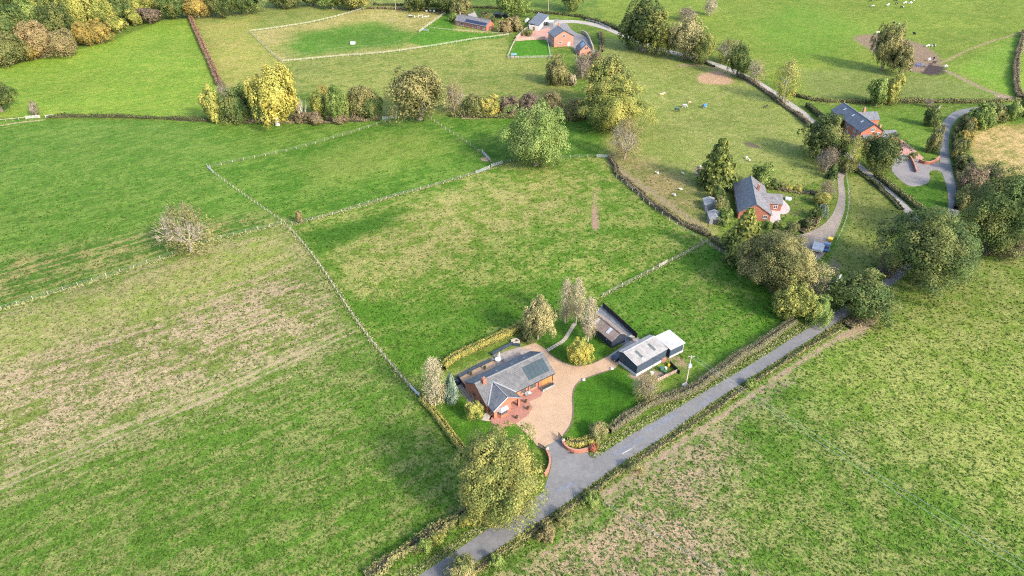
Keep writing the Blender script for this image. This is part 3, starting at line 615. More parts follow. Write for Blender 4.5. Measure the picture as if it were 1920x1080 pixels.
for x, w_ in ((.6, 1.4), (3.2, 1.5)): window(A_, x, fy, 1.35, w_, 1.15, (0, -1), 'frame_brown')
panel(A_, 'garage_door', 7.0, fy, 1.1, 2.9, 2.1, (0, -1), 'timber'); panel(A_, 'front_door', -1.0, fy, 1.05, 1.0, 2.1, (0, -1), 'timber')
for x in (4.6, 8.55, 1.9): MB().tube((x, fy - .12, 0), (x, fy - .12, 2.3), .06, .06, 6).build('downpipe', 'dark_wood', A_)
panel(A_, 'plinth_band', 0, fy, .1, .01, .2, (0, -1), 'brick_dark')
for y, z, w_ in ((-2.2, 1.3, 1.2), (.8, 1.3, 1.0)): window(A_, -8.85, y, z, w_, 1.1, (-1, 0), 'frame_brown')
window(A_, w0, -5.4, 1.3, 1.0, 1.1, (-1, 0), 'frame_brown')
for x in (-6, -2.5, 1.5, 5.5): window(A_, x, WA / 2, 1.35, 1.4, 1.1, (0, 1), 'frame_brown')

# --- shed with pale tin roof, white-roofed annex
S_ = empty('tin_roof_shed', (30.2, 120.15, 0), R(36.6)); tag(S_, 'navy timber shed under a pale sheet roof with dark rooflights', 'shed')
WS, ES, DS = 5.6, 3.35, 4.15; yr_ = 1.5
mb = MB(); a, b_ = -4.75, 4.75
for x, f in ((a, -1), (b_, 1)):
    p = [(x, -WS / 2, -.1), (x, WS / 2, -.1), (x, WS / 2, 3.7), (x, yr_, DS), (x, -WS / 2, ES)]; mb.poly(p if f > 0 else list(reversed(p)))
mb.poly([(a, -WS / 2, -.1), (b_, -WS / 2, -.1), (b_, -WS / 2, ES), (a, -WS / 2, ES)]); mb.poly([(b_, WS / 2, -.1), (a, WS / 2, -.1), (a, WS / 2, 3.7), (b_, WS / 2, 3.7)])
mb.build('wall', 'navy_lit', S_)
def fs(x, y): return (x, y, (ES + (DS - ES) * (y + WS / 2) / (yr_ + WS / 2) if y <= yr_ else DS - (DS - 3.7) * (y - yr_) / (WS / 2 - yr_)) + .1)
for k in range(10):
    x0_ = -4.98 + k * .996
    for y0_, y1_, l_ in ((-WS / 2 - .2, -.62, 0), (-.70, yr_, .018)):
        j = rng.uniform(0, .012); P0 = [fs(x0_, y0_), fs(x0_ + .985, y0_), fs(x0_ + .985, y1_), fs(x0_, y1_)]
        MB().slab(*[(q_[0], q_[1], q_[2] + l_ + j) for q_ in P0], .05).build('roof_sheet', 'tin_pale', S_)
    MB().slab(fs(x0_, WS / 2 + .2), fs(x0_ + .985, WS / 2 + .2), fs(x0_ + .985, yr_), fs(x0_, yr_), .05).build('roof_sheet', 'tin_pale', S_)
MB().beam((-5.0, yr_, DS + .14), (5.0, yr_, DS + .14), .3, .05).build('ridge_cap', 'tin_white', S_)
for x in (-2.6, 1.55):
    for y0_, y1_ in ((-1.75, -.66), (-.62, .42)): MB().slab(*[(q_[0], q_[1], q_[2] + .05) for q_ in (fs(x, y0_), fs(x + .72, y0_), fs(x + .72, y1_), fs(x, y1_))], .03).build('rooflight', 'rooflight', S_)
MB().box(-4.83, 4.83, -WS / 2 - .08, -WS / 2 - .003, -.1, .75).build('plinth', 'white_render', S_); MB().box(-4.83, -4.753, -WS / 2 - .002, WS / 2, -.1, .75).build('plinth', 'white_render', S_)
for s_ in (0, 1): MB().beam((-5.0, -WS / 2 - .1, 3.35), (-5.0, yr_, DS + .07), .06, .14).build('barge_board', 'white_paint', S_) if s_ == 0 else MB().beam((-5.0, yr_, DS + .07), (-5.0, WS / 2 + .1, 3.75), .06, .14).build('barge_board', 'white_paint', S_)
X_ = empty('shed_annex', (37.2, 124.6, 0), R(33)); tag(X_, 'lower navy annex with a plain white flat roof on the right of the tin shed', 'shed')
MB().box(-2.15, 2.1, -2.45, 2.45, -.1, 2.75).build('wall', 'navy_lit', X_)
MB().slab((-2.4, -2.75, 2.80), (2.4, -2.75, 2.80), (2.4, 2.75, 3.1), (-2.4, 2.75, 3.1), .1).build('roof', 'tin_white', X_)
MB().box(-2.15, 2.16, -2.55, -2.453, -.1, .5).build('plinth', 'white_render', X_); MB().box(2.103, 2.2, -2.45, -2.2, 0, 2.7).build('corner_board', 'white_paint', X_)

# --- stable block
B_ = empty('stable_block', (22.9, 130.1, 0), R(123)); tag(B_, 'navy timber stable with a brown felt roof below the leaning birch', 'shed')
gable(B_, 9.4, 4.3, 2.3, 3.6, 'navy_board', 'felt_brown', ridge_cap='felt_brown')
for x in (-2.2, 2.4): on_slope(B_, 'rooflight', 'rooflight_white', 4.3, 2.3, 3.6, 1, x - .35, x + .45, .18, .85, .17)
panel(B_, 'stable_door', 1.0, 2.15, 1.05, 1.1, 2.1, (0, 1), 'dark_wood'); panel(B_, 'stable_door', 3.2, 2.15, 1.05, 1.1, 2.1, (0, 1), 'dark_wood')
MB().tube((-2.9, 2.2, 1.5), (-2.9, 2.34, 1.5), .12, .12, 8).build('lamp', 'white_paint', B_)

# --- long two-storey brick house
C_ = empty('two_storey_brick_house', (135.4, 257.5, 0), R(96)); tag(C_, 'long two-storey brick house with dark slate roof and white windows above the lane', 'house')
gable(C_, 23.2, 8.8, 5.2, 8.05, 'brick', 'slate_dark')
for x in (-6.4, .2, 6.8): on_slope(C_, 'rooflight', 'rooflight_white', 8.8, 5.2, 8.05, 1, x, x + .7, .5, .72, .19)
for x in (-10.2, -7.4, -2, 3, 9.8):
    for z in (1.5, 4.1): window(C_, x, 4.4, z, 1.5, 1.3, (0, 1))
for z, y in ((5.9, 0), (4.0, -2.6)): window(C_, -11.6, y, z, 1.5, 1.4, (-1, 0), bars=3)
for s_ in (-1, 1): MB().beam((-11.9, s_ * 4.7, 5.1), (-11.9, 0, 8.2), .06, .22).build('barge_board', 'dark_wood', C_)
C_porch = MB().box(-14.2, -11.61, .2, 3.4, -.1, 2.4).build('porch_wall', 'brick_dark', C_)
MB().slab((-14.6, -.1, 2.5), (-14.6, 3.7, 2.5), (-11.61, 3.7, 4.0), (-11.61, -.1, 4.0), .12).build('porch_roof', 'slate_mid', C_)
# rear wings
for (x0_, L_, W_, e_, r_, ch) in ((4.5, 6.0, 6.4, 4.6, 6.6, True), (-9.2, 6.5, 5.2, 2.5, 4.3, True)):
    hw_ = W_ / 2; yb = -4.4 - L_
    wm_ = MB(); wm_.poly([(x0_ - hw_, yb, -.1), (x0_ - hw_, -4.41, -.1), (x0_ - hw_, -4.41, e_), (x0_ - hw_, yb, e_)][::-1]); wm_.poly([(x0_ + hw_, yb, -.1), (x0_ + hw_, -4.41, -.1), (x0_ + hw_, -4.41, e_), (x0_ + hw_, yb, e_)])
    wm_.poly([(x0_ - hw_, yb, -.1), (x0_ + hw_, yb, -.1), (x0_ + hw_, yb, e_), (x0_, yb, r_), (x0_ - hw_, yb, e_)]); wm_.build('rear_wing_wall', 'brick', C_)
    for s_ in (-1, 1): MB().slab((x0_ + s_ * (hw_ + .25), yb - .2, e_), (x0_ + s_ * (hw_ + .25), -3.2, e_), (x0_, -2.6, r_ + .12), (x0_, yb - .2, r_ + .12), .1).build('rear_wing_roof', 'slate_mid', C_)
    if ch: chimney(C_, x0_ + (.0 if x0_ > 0 else 1.2), -4.9, r_ - 1.2, 8.3 if x0_ > 0 else 6.0, .9, .7, 'brick_pale', 2)
on_slope(C_, 'rooflight', 'rooflight_white', 8.8, 5.2, 8.05, -1, 7.6, 8.4, .3, .5, .19)

# --- tiled bungalow
Bg = empty('tiled_bungalow', (77.3, 196.6, 0), R(79)); tag(Bg, 'bungalow with weathered grey tiled roof beside a pink patio and conifers', 'house')
gable(Bg, 20.0, 9.6, 2.5, 5.6, 'brick', ('slate_lilac', 'slate_mid'))
for y in (-3.2,): window(Bg, -10.0, y, 1.5, 1.3, 1.2, (-1, 0))
for x in (-6, -1, 4): window(Bg, x, 4.8, 1.4, 1.4, 1.1, (0, 1))
chimney(Bg, 2.2, -1.6, 4.0, 6.3, .8, .7, 'brick_dark', 1)
wm_ = MB(); xw, hw_, yb = 1.0, 3.1, -9.0
wm_.poly([(xw - hw_, yb, -.1), (xw + hw_, yb, -.1), (xw + hw_, yb, 2.5), (xw, yb, 4.3), (xw - hw_, yb, 2.5)]); wm_.poly([(xw - hw_, -4.81, -.1), (xw - hw_, yb, -.1), (xw - hw_, yb, 2.5), (xw - hw_, -4.81, 2.5)]); wm_.poly([(xw + hw_, yb, -.1), (xw + hw_, -4.81, -.1), (xw + hw_, -4.81, 2.5), (xw + hw_, yb, 2.5)]); wm_.build('wing_wall', 'brick', Bg)
for s_ in (-1, 1): MB().slab((xw + s_ * (hw_ + .3), yb - .3, 2.42), (xw + s_ * (hw_ + .3), -4.6, 2.42), (xw, -2.0, 4.42), (xw, yb - .3, 4.42), .1).build('wing_roof', 'slate_lilac', Bg)
window(Bg, xw - hw_, -7.2, 1.3, 1.3, 1.2, (-1, 0)); panel(Bg, 'patio_door', -4.5, -4.8, 1.05, 1.8, 2.1, (0, -1), 'glass')

# --- barn conversion
D_ = empty('barn_conversion', (-22.1, 419.4, 0), R(-36.6)); tag(D_, 'long low brick barn conversion with lilac slate roof and a strip of solar panels', 'house')
gable(D_, 23.6, 7.4, 2.7, 5.4, 'brick', 'slate_lilac')
for k in range(9): on_slope(D_, 'solar_panel', 'solar_dark', 7.4, 2.7, 5.4, -1, -4.6 + k * 1.75, -4.6 + k * 1.75 + 1.68, .02, .46, .19)
for x, w_ in ((-10, 1.2), (-6.5, 2.0), (-2, 1.6), (2.5, 1.8), (6, 1.4), (9.6, 1.6)): window(D_, x, -3.7, 1.25, w_, 1.7, (0, -1), 'white_paint')
window(D_, 11.8, 0, 1.4, 1.0, 1.6, (1, 0)); chimney(D_, -11.0, 0, 5.0, 6.4, .7, .7, 'brick_pale', 1)
wm_ = MB(); wm_.poly([(-3.5, 6.5, 0), (-6.5, 6.5, 0), (-6.5, 6.5, 4.0), (-5, 6.5, 6.2), (-3.5, 6.5, 4.0)]); wm_.poly([(-6.5, 6.5, 0), (-6.5, 3.71, 0), (-6.5, 3.71, 4), (-6.5, 6.5, 4)]); wm_.poly([(-3.5, 3.71, 0), (-3.5, 6.5, 0), (-3.5, 6.5, 4), (-3.5, 3.71, 4)]); wm_.build('rear_gable_wall', 'brick', D_)
for s_ in (-1, 1): MB().slab((-5 + s_ * 2.1, 6.8, 3.4), (-5 + s_ * 2.1, 1.0, 3.9), (-5, -.2, 6.3), (-5, 6.8, 6.3), .12).build('rear_gable_roof', 'slate_lilac', D_)

# --- farmhouse, its garage and outbuilding
E_ = empty('farmhouse', (26.6, 383.0, 0), R(104.6)); tag(E_, 'pink brick gabled farmhouse with grey slate roof behind a square lawn', 'house')
gable(E_, 10.4, 11.0, 5.3, 8.3, 'brick_pale', ('slate_dark', 'slate_mid'))
window(E_, -5.2, 0, 5.6, 1.3, 1.2, (-1, 0)); window(E_, -5.2, 2.2, 2.2, 1.6, 1.0, (-1, 0)); panel(E_, 'garden_door', -5.2, -3.0, 1.15, 1.4, 2.3, (-1, 0), 'white_paint'); chimney(E_, 4.2, 0, 7.6, 9.8, .9, .7, 'brick_pale', 2)
for x in (-2, 2): window(E_, x, 5.5, 4.0, 1.2, 1.2, (0, 1)); window(E_, x, 5.5, 1.5, 1.2, 1.2, (0, 1))
for s_ in (-1, 1): MB().beam((-5.5, s_ * 5.8, 5.2), (-5.5, 0, 8.42), .06, .25).build('barge_board', 'dark_wood', E_)
Ga = empty('gabled_garage', (38.0, 366.0, 0), R(98)); tag(Ga, 'small gabled brick garage with dark solar panels right of the farmhouse', 'garage')
gable(Ga, 8.4, 6.8, 2.4, 5.6, 'brick_pale', 'slate_dark')
for k in range(3):
    for t0 in (.12, .52): on_slope(Ga, 'solar_panel', 'solar_dark', 6.8, 2.4, 5.6, 1, -3.4 + k * 1.75, -1.7 + k * 1.75, t0, t0 + .38, .2)
for y in (-.5, .5): window(Ga, -4.2, y, 3.6, .6, 1.0, (-1, 0), 'dark_wood', bars=1)
ga_, gb_ = G(992, 47, 3.2), G(1010, 46, 3.2); gc_ = G(1028, 27, 3.2); an = math.atan2(gc_[1] - gb_[1], gc_[0] - gb_[0]); Lf = math.hypot(gc_[0] - gb_[0], gc_[1] - gb_[1])
F_ = empty('slate_outbuilding', ((ga_[0] + gc_[0]) / 2, (ga_[1] + gc_[1]) / 2, 0), an); tag(F_, 'pale walled outbuilding with one large dark slate roof slope behind the farmhouse', 'outbuilding')
MB().box(-Lf / 2, Lf / 2, -3.0, 3.0, -.1, 3.0).build('wall', 'white_render', F_)
MB().slab((-Lf / 2 - .3, -3.4, 3.1), (Lf / 2 + .3, -3.4, 3.1), (Lf / 2 + .3, 3.4, 4.2), (-Lf / 2 - .3, 3.4, 4.2), .15).build('roof', 'slate_dark', F_)
MB().box(-Lf / 2 + .02, Lf / 2 - .02, 2.6, 3.02, 2.9, 4.0).build('upper_wall', 'white_render', F_)
panel(F_, 'door', -Lf / 2, 0, 1.1, 1.2, 2.1, (-1, 0), 'frame_brown')
gx_, gy_ = G(1031, 48); Lt = empty('white_carport', (gx_, gy_, 0), an); tag(Lt, 'open carport with white roof beside the slate outbuilding', 'carport')
MB().slab((-2.6, -2.2, 2.5), (2.6, -2.2, 2.5), (2.6, 2.2, 2.7), (-2.6, 2.2, 2.7), .12).build('roof', 'tin_white', Lt)
for sx in (-2.4, 2.4):
    for sy in (-2, 2): MB().box(sx - .08, sx + .08, sy - .08, sy + .08, 0, 2.42).build('post', 'dark_wood', Lt)
MB().box(-2.4, 2.4, 2.02, 2.1, 0, 2.4).build('back_panel', 'dark_wood', Lt)
gx_, gy_ = G(988, 42); Wt = empty('white_oil_tank', (gx_, gy_, 0), an); tag(Wt, 'white oblong tank at the left wall of the slate outbuilding', 'tank')
MB().tube((-2.2, 0, 1.3), (2.2, 0, 1.3), .9, .9, 12).build('vessel', 'white_paint', Wt, True)
for x in (-1.5, 1.5): MB().box(x - .2, x + .2, -.7, .7, 0, .7).build('cradle', 'concrete', Wt)
# small lean-to behind the barn conversion
gx_, gy_ = G(940, 32); Sh = empty('long_garden_shed', (gx_, gy_, 0), R(-8)); tag(Sh, 'long grey roofed shed behind the bushes right of the barn conversion', 'shed')
gable(Sh, 7.5, 3.2, 2.1, 2.9, 'dark_wood', 'slate_lilac', ridge_cap=None)
# playhouse on the square lawn
gx_, gy_ = G(963, 108); Ph = empty('playhouse', (gx_, gy_, 0), R(12)); tag(Ph, 'little timber playhouse with teal roof in the corner of the square lawn', 'playhouse')
gable(Ph, 2.6, 2.2, 1.5, 2.2, 'sandstone', 'teal_felt', ridge_cap=None, over=.15, ov_end=.15); panel(Ph, 'door', .4, -1.1, .65, .7, 1.2, (0, -1), 'dark_wood')
# aviary: two pale roofed huts joined by a wire run
gx_, gy_ = G(1326, 398); ah, aj = G(1340, 418), G(1329, 386)
Av = empty('twin_roof_poultry_house', ((ah[0] + aj[0]) / 2, (ah[1] + aj[1]) / 2, 0), math.atan2(aj[1] - ah[1], aj[0] - ah[0])); tag(Av, 'pale twin-roofed poultry house with a wire run between its huts', 'poultry house')
for x in (-4.4, 4.6):
    MB().box(x - 2.2, x + 2.2, -1.9, 1.9, -.1, 2.0).build('hut_wall', 'metal_grey', Av)
    for s_ in (-1, 1):
        w_ = MB(); w_.slab((x - 2.4, s_ * 2.15, 2.02), (x + 2.4, s_ * 2.15, 2.02), (x + 2.4, 0, 2.85), (x - 2.4, 0, 2.85), .07).build('hut_roof', 'concrete_pale' if 'concrete_pale' in MATS else 'tin_pale', Av)
    w_ = MB(); w_.poly([(x - 2.2, -1.9, 2.0), (x - 2.2, 0, 2.76), (x - 2.2, 1.9, 2.0)]); w_.poly([(x + 2.2, 1.9, 2.0), (x + 2.2, 0, 2.76), (x + 2.2, -1.9, 2.0)]); w_.build('hut_gable', 'metal_grey', Av)
for y in (-1.85, 1.85):
    for x in (-2.1, -1.1, 0, 1.1, 2.2): MB().box(x - .04, x + .04, y - .04, y + .04, 0, 2.0).build('run_post', 'metal_grey', Av)
    MB().beam((-2.15, y, 2.02), (2.35, y, 2.02), .07).build('run_rail', 'metal_grey', Av)
panel(Av, 'hut_door', -6.6, 0, .9, 1.6, 1.6, (-1, 0), 'dark_wood'); MB().box(-2.15, 2.3, -1.8, 1.8, 0, .06).build('run_floor', 'dark_wood', Av)
# glasshouse glimpsed under the oak
Gh = empty('greenhouse', (*G(1470, 462), 0), R(-10)); tag(Gh, 'white framed greenhouse half hidden under the large grey-olive oak', 'greenhouse')
gable(Gh, 5.0, 2.6, 1.8, 2.6, 'rooflight_white', 'rooflight_white', ridge_cap='white_paint', over=.05, ov_end=.02)
# ------------------------------------------------------------------ vegetation
LM = dict(
    oak_gate=((.080, .105, .026), (.130, .142, .036), (.190, .165, .045)),
    olive=((.075, .082, .024), (.125, .115, .040), (.165, .145, .055)),
    olive_pale=((.13, .125, .050), (.20, .175, .075), (.25, .215, .095)),
    dark=((.028, .048, .012), (.055, .075, .018), (.10, .10, .028)),
    dark_gold=((.034, .064, .016), (.062, .090, .022), (.105, .108, .030)),
    green=((.060, .098, .020), (.110, .150, .032), (.16, .19, .05)),
    lightgreen=((.072, .118, .024), (.112, .155, .036), (.155, .19, .055)),
    yellow=((.25, .215, .040), (.33, .275, .055), (.16, .17, .040)),
    yellow_green=((.105, .130, .028), (.165, .170, .036), (.225, .205, .048)),
    gold=((.19, .135, .032), (.25, .175, .040), (.14, .12, .035)),
    tan=((.19, .135, .060), (.25, .18, .085), (.13, .11, .045)),
    tan_olive=((.15, .12, .052), (.19, .155, .068), (.12, .105, .04)),
    brown=((.105, .078, .052), (.140, .105, .070), (.085, .072, .038)),
    copper=((.19, .105, .060), (.235, .135, .080), (.13, .085, .05)),
    red=((.20, .06, .035), (.26, .095, .05), (.14, .06, .03)),
    birch=((.19, .165, .095), (.255, .215, .130), (.30, .25, .15)),
    conifer=((.045, .068, .014), (.10, .115, .022), (.17, .165, .035)),
    conifer_dark=((.030, .055, .016), (.06, .085, .02), (.11, .125, .03)),
    bluegreen=((.070, .110, .075), (.105, .145, .10), (.14, .17, .115)),
    hedge_gold=((.15, .165, .034), (.215, .20, .048), (.29, .225, .055)),
    hedge=((.065, .080, .022), (.105, .112, .034), (.15, .135, .05)),
    hedge_dark=((.030, .045, .014), (.055, .066, .02), (.09, .085, .03)),
    hedge_brown=((.125, .092, .055), (.17, .125, .080), (.10, .10, .035)),
    hedge_grey=((.105, .095, .055), (.145, .125, .080), (.09, .10, .036)),
    scrub=((.070, .095, .025), (.12, .125, .042), (.20, .16, .07)),
    rough_grass=((.085, .125, .025), (.135, .155, .045), (.22, .195, .10)),
)
for k, (a_, b_, c_) in LM.items(): leafmat(k, *[tuple(min(.55, x * kk) for x in q_) for q_, kk in ((a_, .95), (b_, 1.3), (c_, 1.45))], .4, .22)
plain('bark', (.105, .085, .062), (.16, .135, .105), 4, .95)
plain('bark_pale', (.42, .38, .32), (.26, .23, .19), 6, .9)
plain('bark_grey', (.30, .265, .215), (.2, .17, .135), 5, .9)
plain('stems', (.040, .034, .020), (.022, .02, .012), 3, .95)

def unit(n):
    d = rng.normal(0, 1, (n, 3)); return d / np.linalg.norm(d, axis=1)[:, None]
def crown_round(name, nclump, nleaf, size):
    nl = int(rng.integers(7, 11)); ld = unit(nl); ld[:, 2] = np.abs(ld[:, 2]) * 1.1 - .42; lc = ld * rng.uniform(.38, .58, nl)[:, None]; lr = rng.uniform(.34, .50, nl)
    li = rng.integers(0, nl, nclump); d = unit(nclump) + ld[li] * .6; d /= np.linalg.norm(d, axis=1)[:, None]
    C = lc[li] + d * (lr[li] * rng.uniform(.45, 1.05, nclump))[:, None]; cr = rng.uniform(.10, .20, nclump) * (1 + 20 / nclump)
    C = np.concatenate([C, unit(max(4, nclump // 5)) * .3]); cr = np.concatenate([cr, np.full(len(C) - len(cr), .36)])
    w = cr ** 2; w /= w.sum()
    i = rng.choice(len(C), nleaf, p=w); e = unit(nleaf); cn = C[i] / (np.linalg.norm(C[i], axis=1)[:, None] + 1e-6)
    e = e + cn * .8 + np.array([0, 0, .45]); e /= np.linalg.norm(e, axis=1)[:, None]
    p = C[i] + e * (cr[i] * rng.uniform(.72, 1.06, nleaf))[:, None]
    lo_, hi_ = np.percentile(p, 1, axis=0), np.percentile(p, 99, axis=0); p = (p - (lo_ + hi_) / 2) / ((hi_ - lo_) / 2) * np.array([.95, .95, .96])
    ni = nleaf // 9; pi = unit(ni) * (rng.random(ni) ** .5 * .66)[:, None]; pi[:, 2] -= .06
    p = np.concatenate([p, pi]); e = np.concatenate([e, pi / (np.linalg.norm(pi, axis=1)[:, None] + 1e-6)])
    return fast_mesh(name, leaves(p, e, np.concatenate([np.full(nleaf, size), np.full(ni, size * 3.2)]), .30))
def crown_conifer(name, tiers, nleaf, size):
    t = rng.random(nleaf) ** .8; tier = np.floor(t * tiers) / tiers; z = tier + rng.uniform(0, .9, nleaf) / tiers * .6
    spoke = rng.integers(0, 9, nleaf); a = spoke * 2 * math.pi / 9 + tier * 11.3 + rng.normal(0, .16, nleaf)
    rad = np.minimum(1, (1 - tier) * 1.55) ** .85 * (.86 + .2 * np.sin(spoke * 2.7 + tier * 37)); rr = rad * np.sqrt(rng.uniform(.12, 1, nleaf))
    p = np.stack([np.cos(a) * rr, np.sin(a) * rr, (z * 2 - 1) - rr * .12], 1)
    nrm = np.stack([np.cos(a) * .55, np.sin(a) * .55, np.full(nleaf, .8)], 1)
    return fast_mesh(name, leaves(p, nrm, np.full(nleaf, size), .35, 1.3))
def crown_birch(name, nspray, nleaf, size, ex=.92):
    d = unit(nspray); d[:, 2] = rng.uniform(-.95, .95, nspray)
    rad = np.sqrt(np.clip(1 - (d[:, 2] * .95 + .12) ** 2, .05, 1)) * rng.uniform(.35, .95, nspray)
    a = rng.uniform(0, 6.283, nspray); C = np.stack([np.cos(a) * rad, np.sin(a) * rad, d[:, 2]], 1)
    i = rng.integers(0, nspray, nleaf); p = C[i] + rng.normal(0, .085, (nleaf, 3)) * np.array([1, 1, 1.0]); p[:, 2] -= rng.exponential(.07, nleaf)
    p *= ex
    nrm = C[i] * np.array([1, 1, .4]) + np.array([0, 0, .3]); nrm /= np.linalg.norm(nrm, axis=1)[:, None] + 1e-6
    return fast_mesh(name, leaves(p, nrm, np.full(nleaf, size), .6))
def branches(mb, p, d, L, r, lev, sides, up=.15, spread=.75, n=(5, 4, 3)):
    q = p + d * L; mb.tube(p, q, r, r * .62, sides, False)
    if lev <= 0: return
    k = n[min(len(n) - 1, lev - 1)]
    for i in range(k):
        e = Vector(unit(1)[0]); e = (d * .75 + e * spread + Vector((0, 0, up))).normalized()
        t = random.uniform(.45, 1.0); branches(mb, p + d * L * t, e, L * random.uniform(.55, .85), r * .55, lev - 1, max(3, sides - 1), up, spread, n)
def trunk_mesh(name, lev=2, lean=.0, r=.085):      # unit tree: height 1 at crown middle, spread about 1
    mb = MB(); base = Vector((0, 0, -.03)); fork = Vector((lean, 0, .42))
    mb.tube(base, Vector((lean * .5, 0, .12)), r * 1.25, r, 8, False); mb.tube(Vector((lean * .5, 0, .12)), fork, r, r * .8, 8, False)
    for i in range(6):
        a = i * 1.05 + random.uniform(-.3, .3); d = Vector((math.cos(a) * .62, math.sin(a) * .62, random.uniform(.55, 1.0))).normalized()
        branches(mb, fork - Vector((0, 0, random.uniform(0, .12))), d, random.uniform(.38, .55), r * .45, lev, 5, .1, .6, (3, 3))
    me_ = bpy.data.meshes.new(name); me_.from_pydata(mb.v, [], mb.f); me_.materials.append(MATS['bark']); return me_
def pole_trunk(name, r=.05):                        # straight stem with short side limbs
    mb = MB(); mb.tube((0, 0, -.03), (.02, 0, .5), r, r * .75, 7, False); mb.tube((.02, 0, .5), (0, .03, 1.25), r * .75, r * .3, 6, False); mb.tube((0, .03, 1.25), (0, 0, 1.75), r * .3, r * .08, 5, False)
    for i in range(26):
        z = .35 + i * .05; a = i * 2.4; L = .55 * (1 - abs(z - .8) * .55); d = Vector((math.cos(a), math.sin(a), .55)).normalized()
        branches(mb, Vector((0, 0, z)), d, L * .7, r * .28, 1, 4, .0, .6, (3,))
    me_ = bpy.data.meshes.new(name); me_.from_pydata(mb.v, [], mb.f); me_.materials.append(MATS['bark_pale']); return me_
def bare_mesh(name, mat, lev=4, r=.07, n=(4, 4, 4, 4), up=.12, spread=.75):
    mb = MB(); mb.tube((0, 0, -.03), (0, 0, .25), r * 1.3, r, 8, False)
    for i in range(7):
        a = i * .9 + random.uniform(-.2, .2); d = Vector((math.cos(a) * .8, math.sin(a) * .8, random.uniform(.35, 1.2))).normalized()
        branches(mb, Vector((0, 0, .2)), d, random.uniform(.42, .6), r * .55, lev - 1, 5, up, spread, n)
    me_ = bpy.data.meshes.new(name); me_.from_pydata(mb.v, [], mb.f); me_.materials.append(MATS[mat]); return me_
CR = dict(
    N=[crown_round('crown', 150, 36000, .032), crown_round('crown', 130, 34000, .033), crown_round('crown', 140, 34000, .033)],
    M=[crown_round('crown', 85 + 10 * i, 11000, .055) for i in range(5)],
    S=[crown_round('crown', 50, 4200, .088) for i in range(5)],
    conifer=[crown_conifer('crown', 13, 9000, .085), crown_conifer('crown', 9, 7000, .10)],
    birch=[crown_birch('crown', 240, 6200, .040), crown_birch('crown', 210, 5800, .042)],
    sparse=[crown_birch('crown', 320, 3400, .040, .88), crown_birch('crown', 260, 3000, .043, .88)],
    twig=[crown_birch('crown', 200, 2600, .050)])
for l in CR.values():
    for m_ in l: m_.materials.append(MATS['olive'])
TK = dict(tree=[trunk_mesh('trunk', 2, l) for l in (0, .05, -.04)], pole=[pole_trunk('trunk'), pole_trunk('trunk', .06)],
          bare=[bare_mesh('trunk', 'bark_grey', 4, .07, (5, 4, 4)), bare_mesh('trunk', 'bark_grey', 4, .06, (5, 4, 4), .3, .65)],
          dead=[bare_mesh('trunk', 'bark_pale', 3, .07, (3, 3, 2), .35, .6)],
          con=[pole_trunk('trunk', .05)])
TREES = []
def tree(name, kind, mat, box, clear, label, cat='tree', group=None, bark=None, asym=.08):
    x0, y0, x1, y1 = box; cx, cy = (x0 + x1) / 2, (y0 + y1) / 2; c = clear + 4.0
    for _ in range(6):
        gx, gy = G(cx, cy, c); d = depth(gx, gy, c); s = FOC / d; ph = PITCH + math.atan((cy - 540) / FOC)
        Rr = (x1 - x0) / 2 / s; hh = (y1 - y0) / 2 / s
        Rv = math.sqrt(max(hh * hh - (Rr * math.sin(ph)) ** 2, (.55 * Rr) ** 2)) / math.cos(ph); Rv = min(Rv, 2.6 * Rr)
        c = (clear + Rv) if clear > 0 else Rv * .82
    zg = hz1(gx, gy); rw = (x1 - x0) / 2
    o = empty(name, (gx, gy, zg), rng.uniform(0, 6.28)); tag(o, label, cat, group)
    sx, sy = Rr * rng.uniform(1 - asym, 1 + asym), Rr * rng.uniform(1 - asym, 1 + asym)
    i = len(TREES); TREES.append(o)
    if kind == 'round':
        L = CR['N'] if rw > 55 else CR['M'] if rw > 22 else CR['S']
        cr = inst('crown', L[i % len(L)], o, (0, 0, c), 0, (sx, sy, Rv), mat)
        if clear > 0: inst('trunk', TK['tree'][i % 3], o, (0, 0, 0), 0, (Rr, Rr, c), bark or 'bark')
        else: inst('trunk', TK['bare'][i % 2], o, (0, 0, 0), 0, (Rr * .8, Rr * .8, c * 1.1), bark or 'bark')
    elif kind == 'conifer':
        inst('crown', CR['conifer'][i % 2], o, (0, 0, c), 0, (sx, sy, Rv), mat); inst('trunk', TK['con'][0], o, (0, 0, 0), 0, (Rr * .5, Rr * .5, (c + Rv * .8) / 1.75), bark or 'bark')
    elif kind == 'birch':
        inst('crown', CR['birch'][i % 2], o, (0, 0, c), 0, (sx, sy, Rv), mat); inst('trunk', TK['pole'][i % 2], o, (0, 0, 0), 0, (Rr * 1.15, Rr * 1.15, (c + Rv * .85) / 1.75), bark or 'bark_pale')
    elif kind in ('sparse', 'twig'):
        inst('crown', CR[kind][i % len(CR[kind])], o, (0, 0, c), 0, (sx, sy, Rv), mat); inst('trunk', TK['bare'][i % 2], o, (0, 0, 0), 0, (Rr * .82, Rr * .82, (c + Rv) * .72), bark or 'bark_grey')
    elif kind == 'dead':
        inst('trunk', TK['dead'][0], o, (0, 0, 0), 0, (Rr * .9, Rr * .9, (c + Rv) * .62), bark or 'bark_pale')
    return o
T = tree
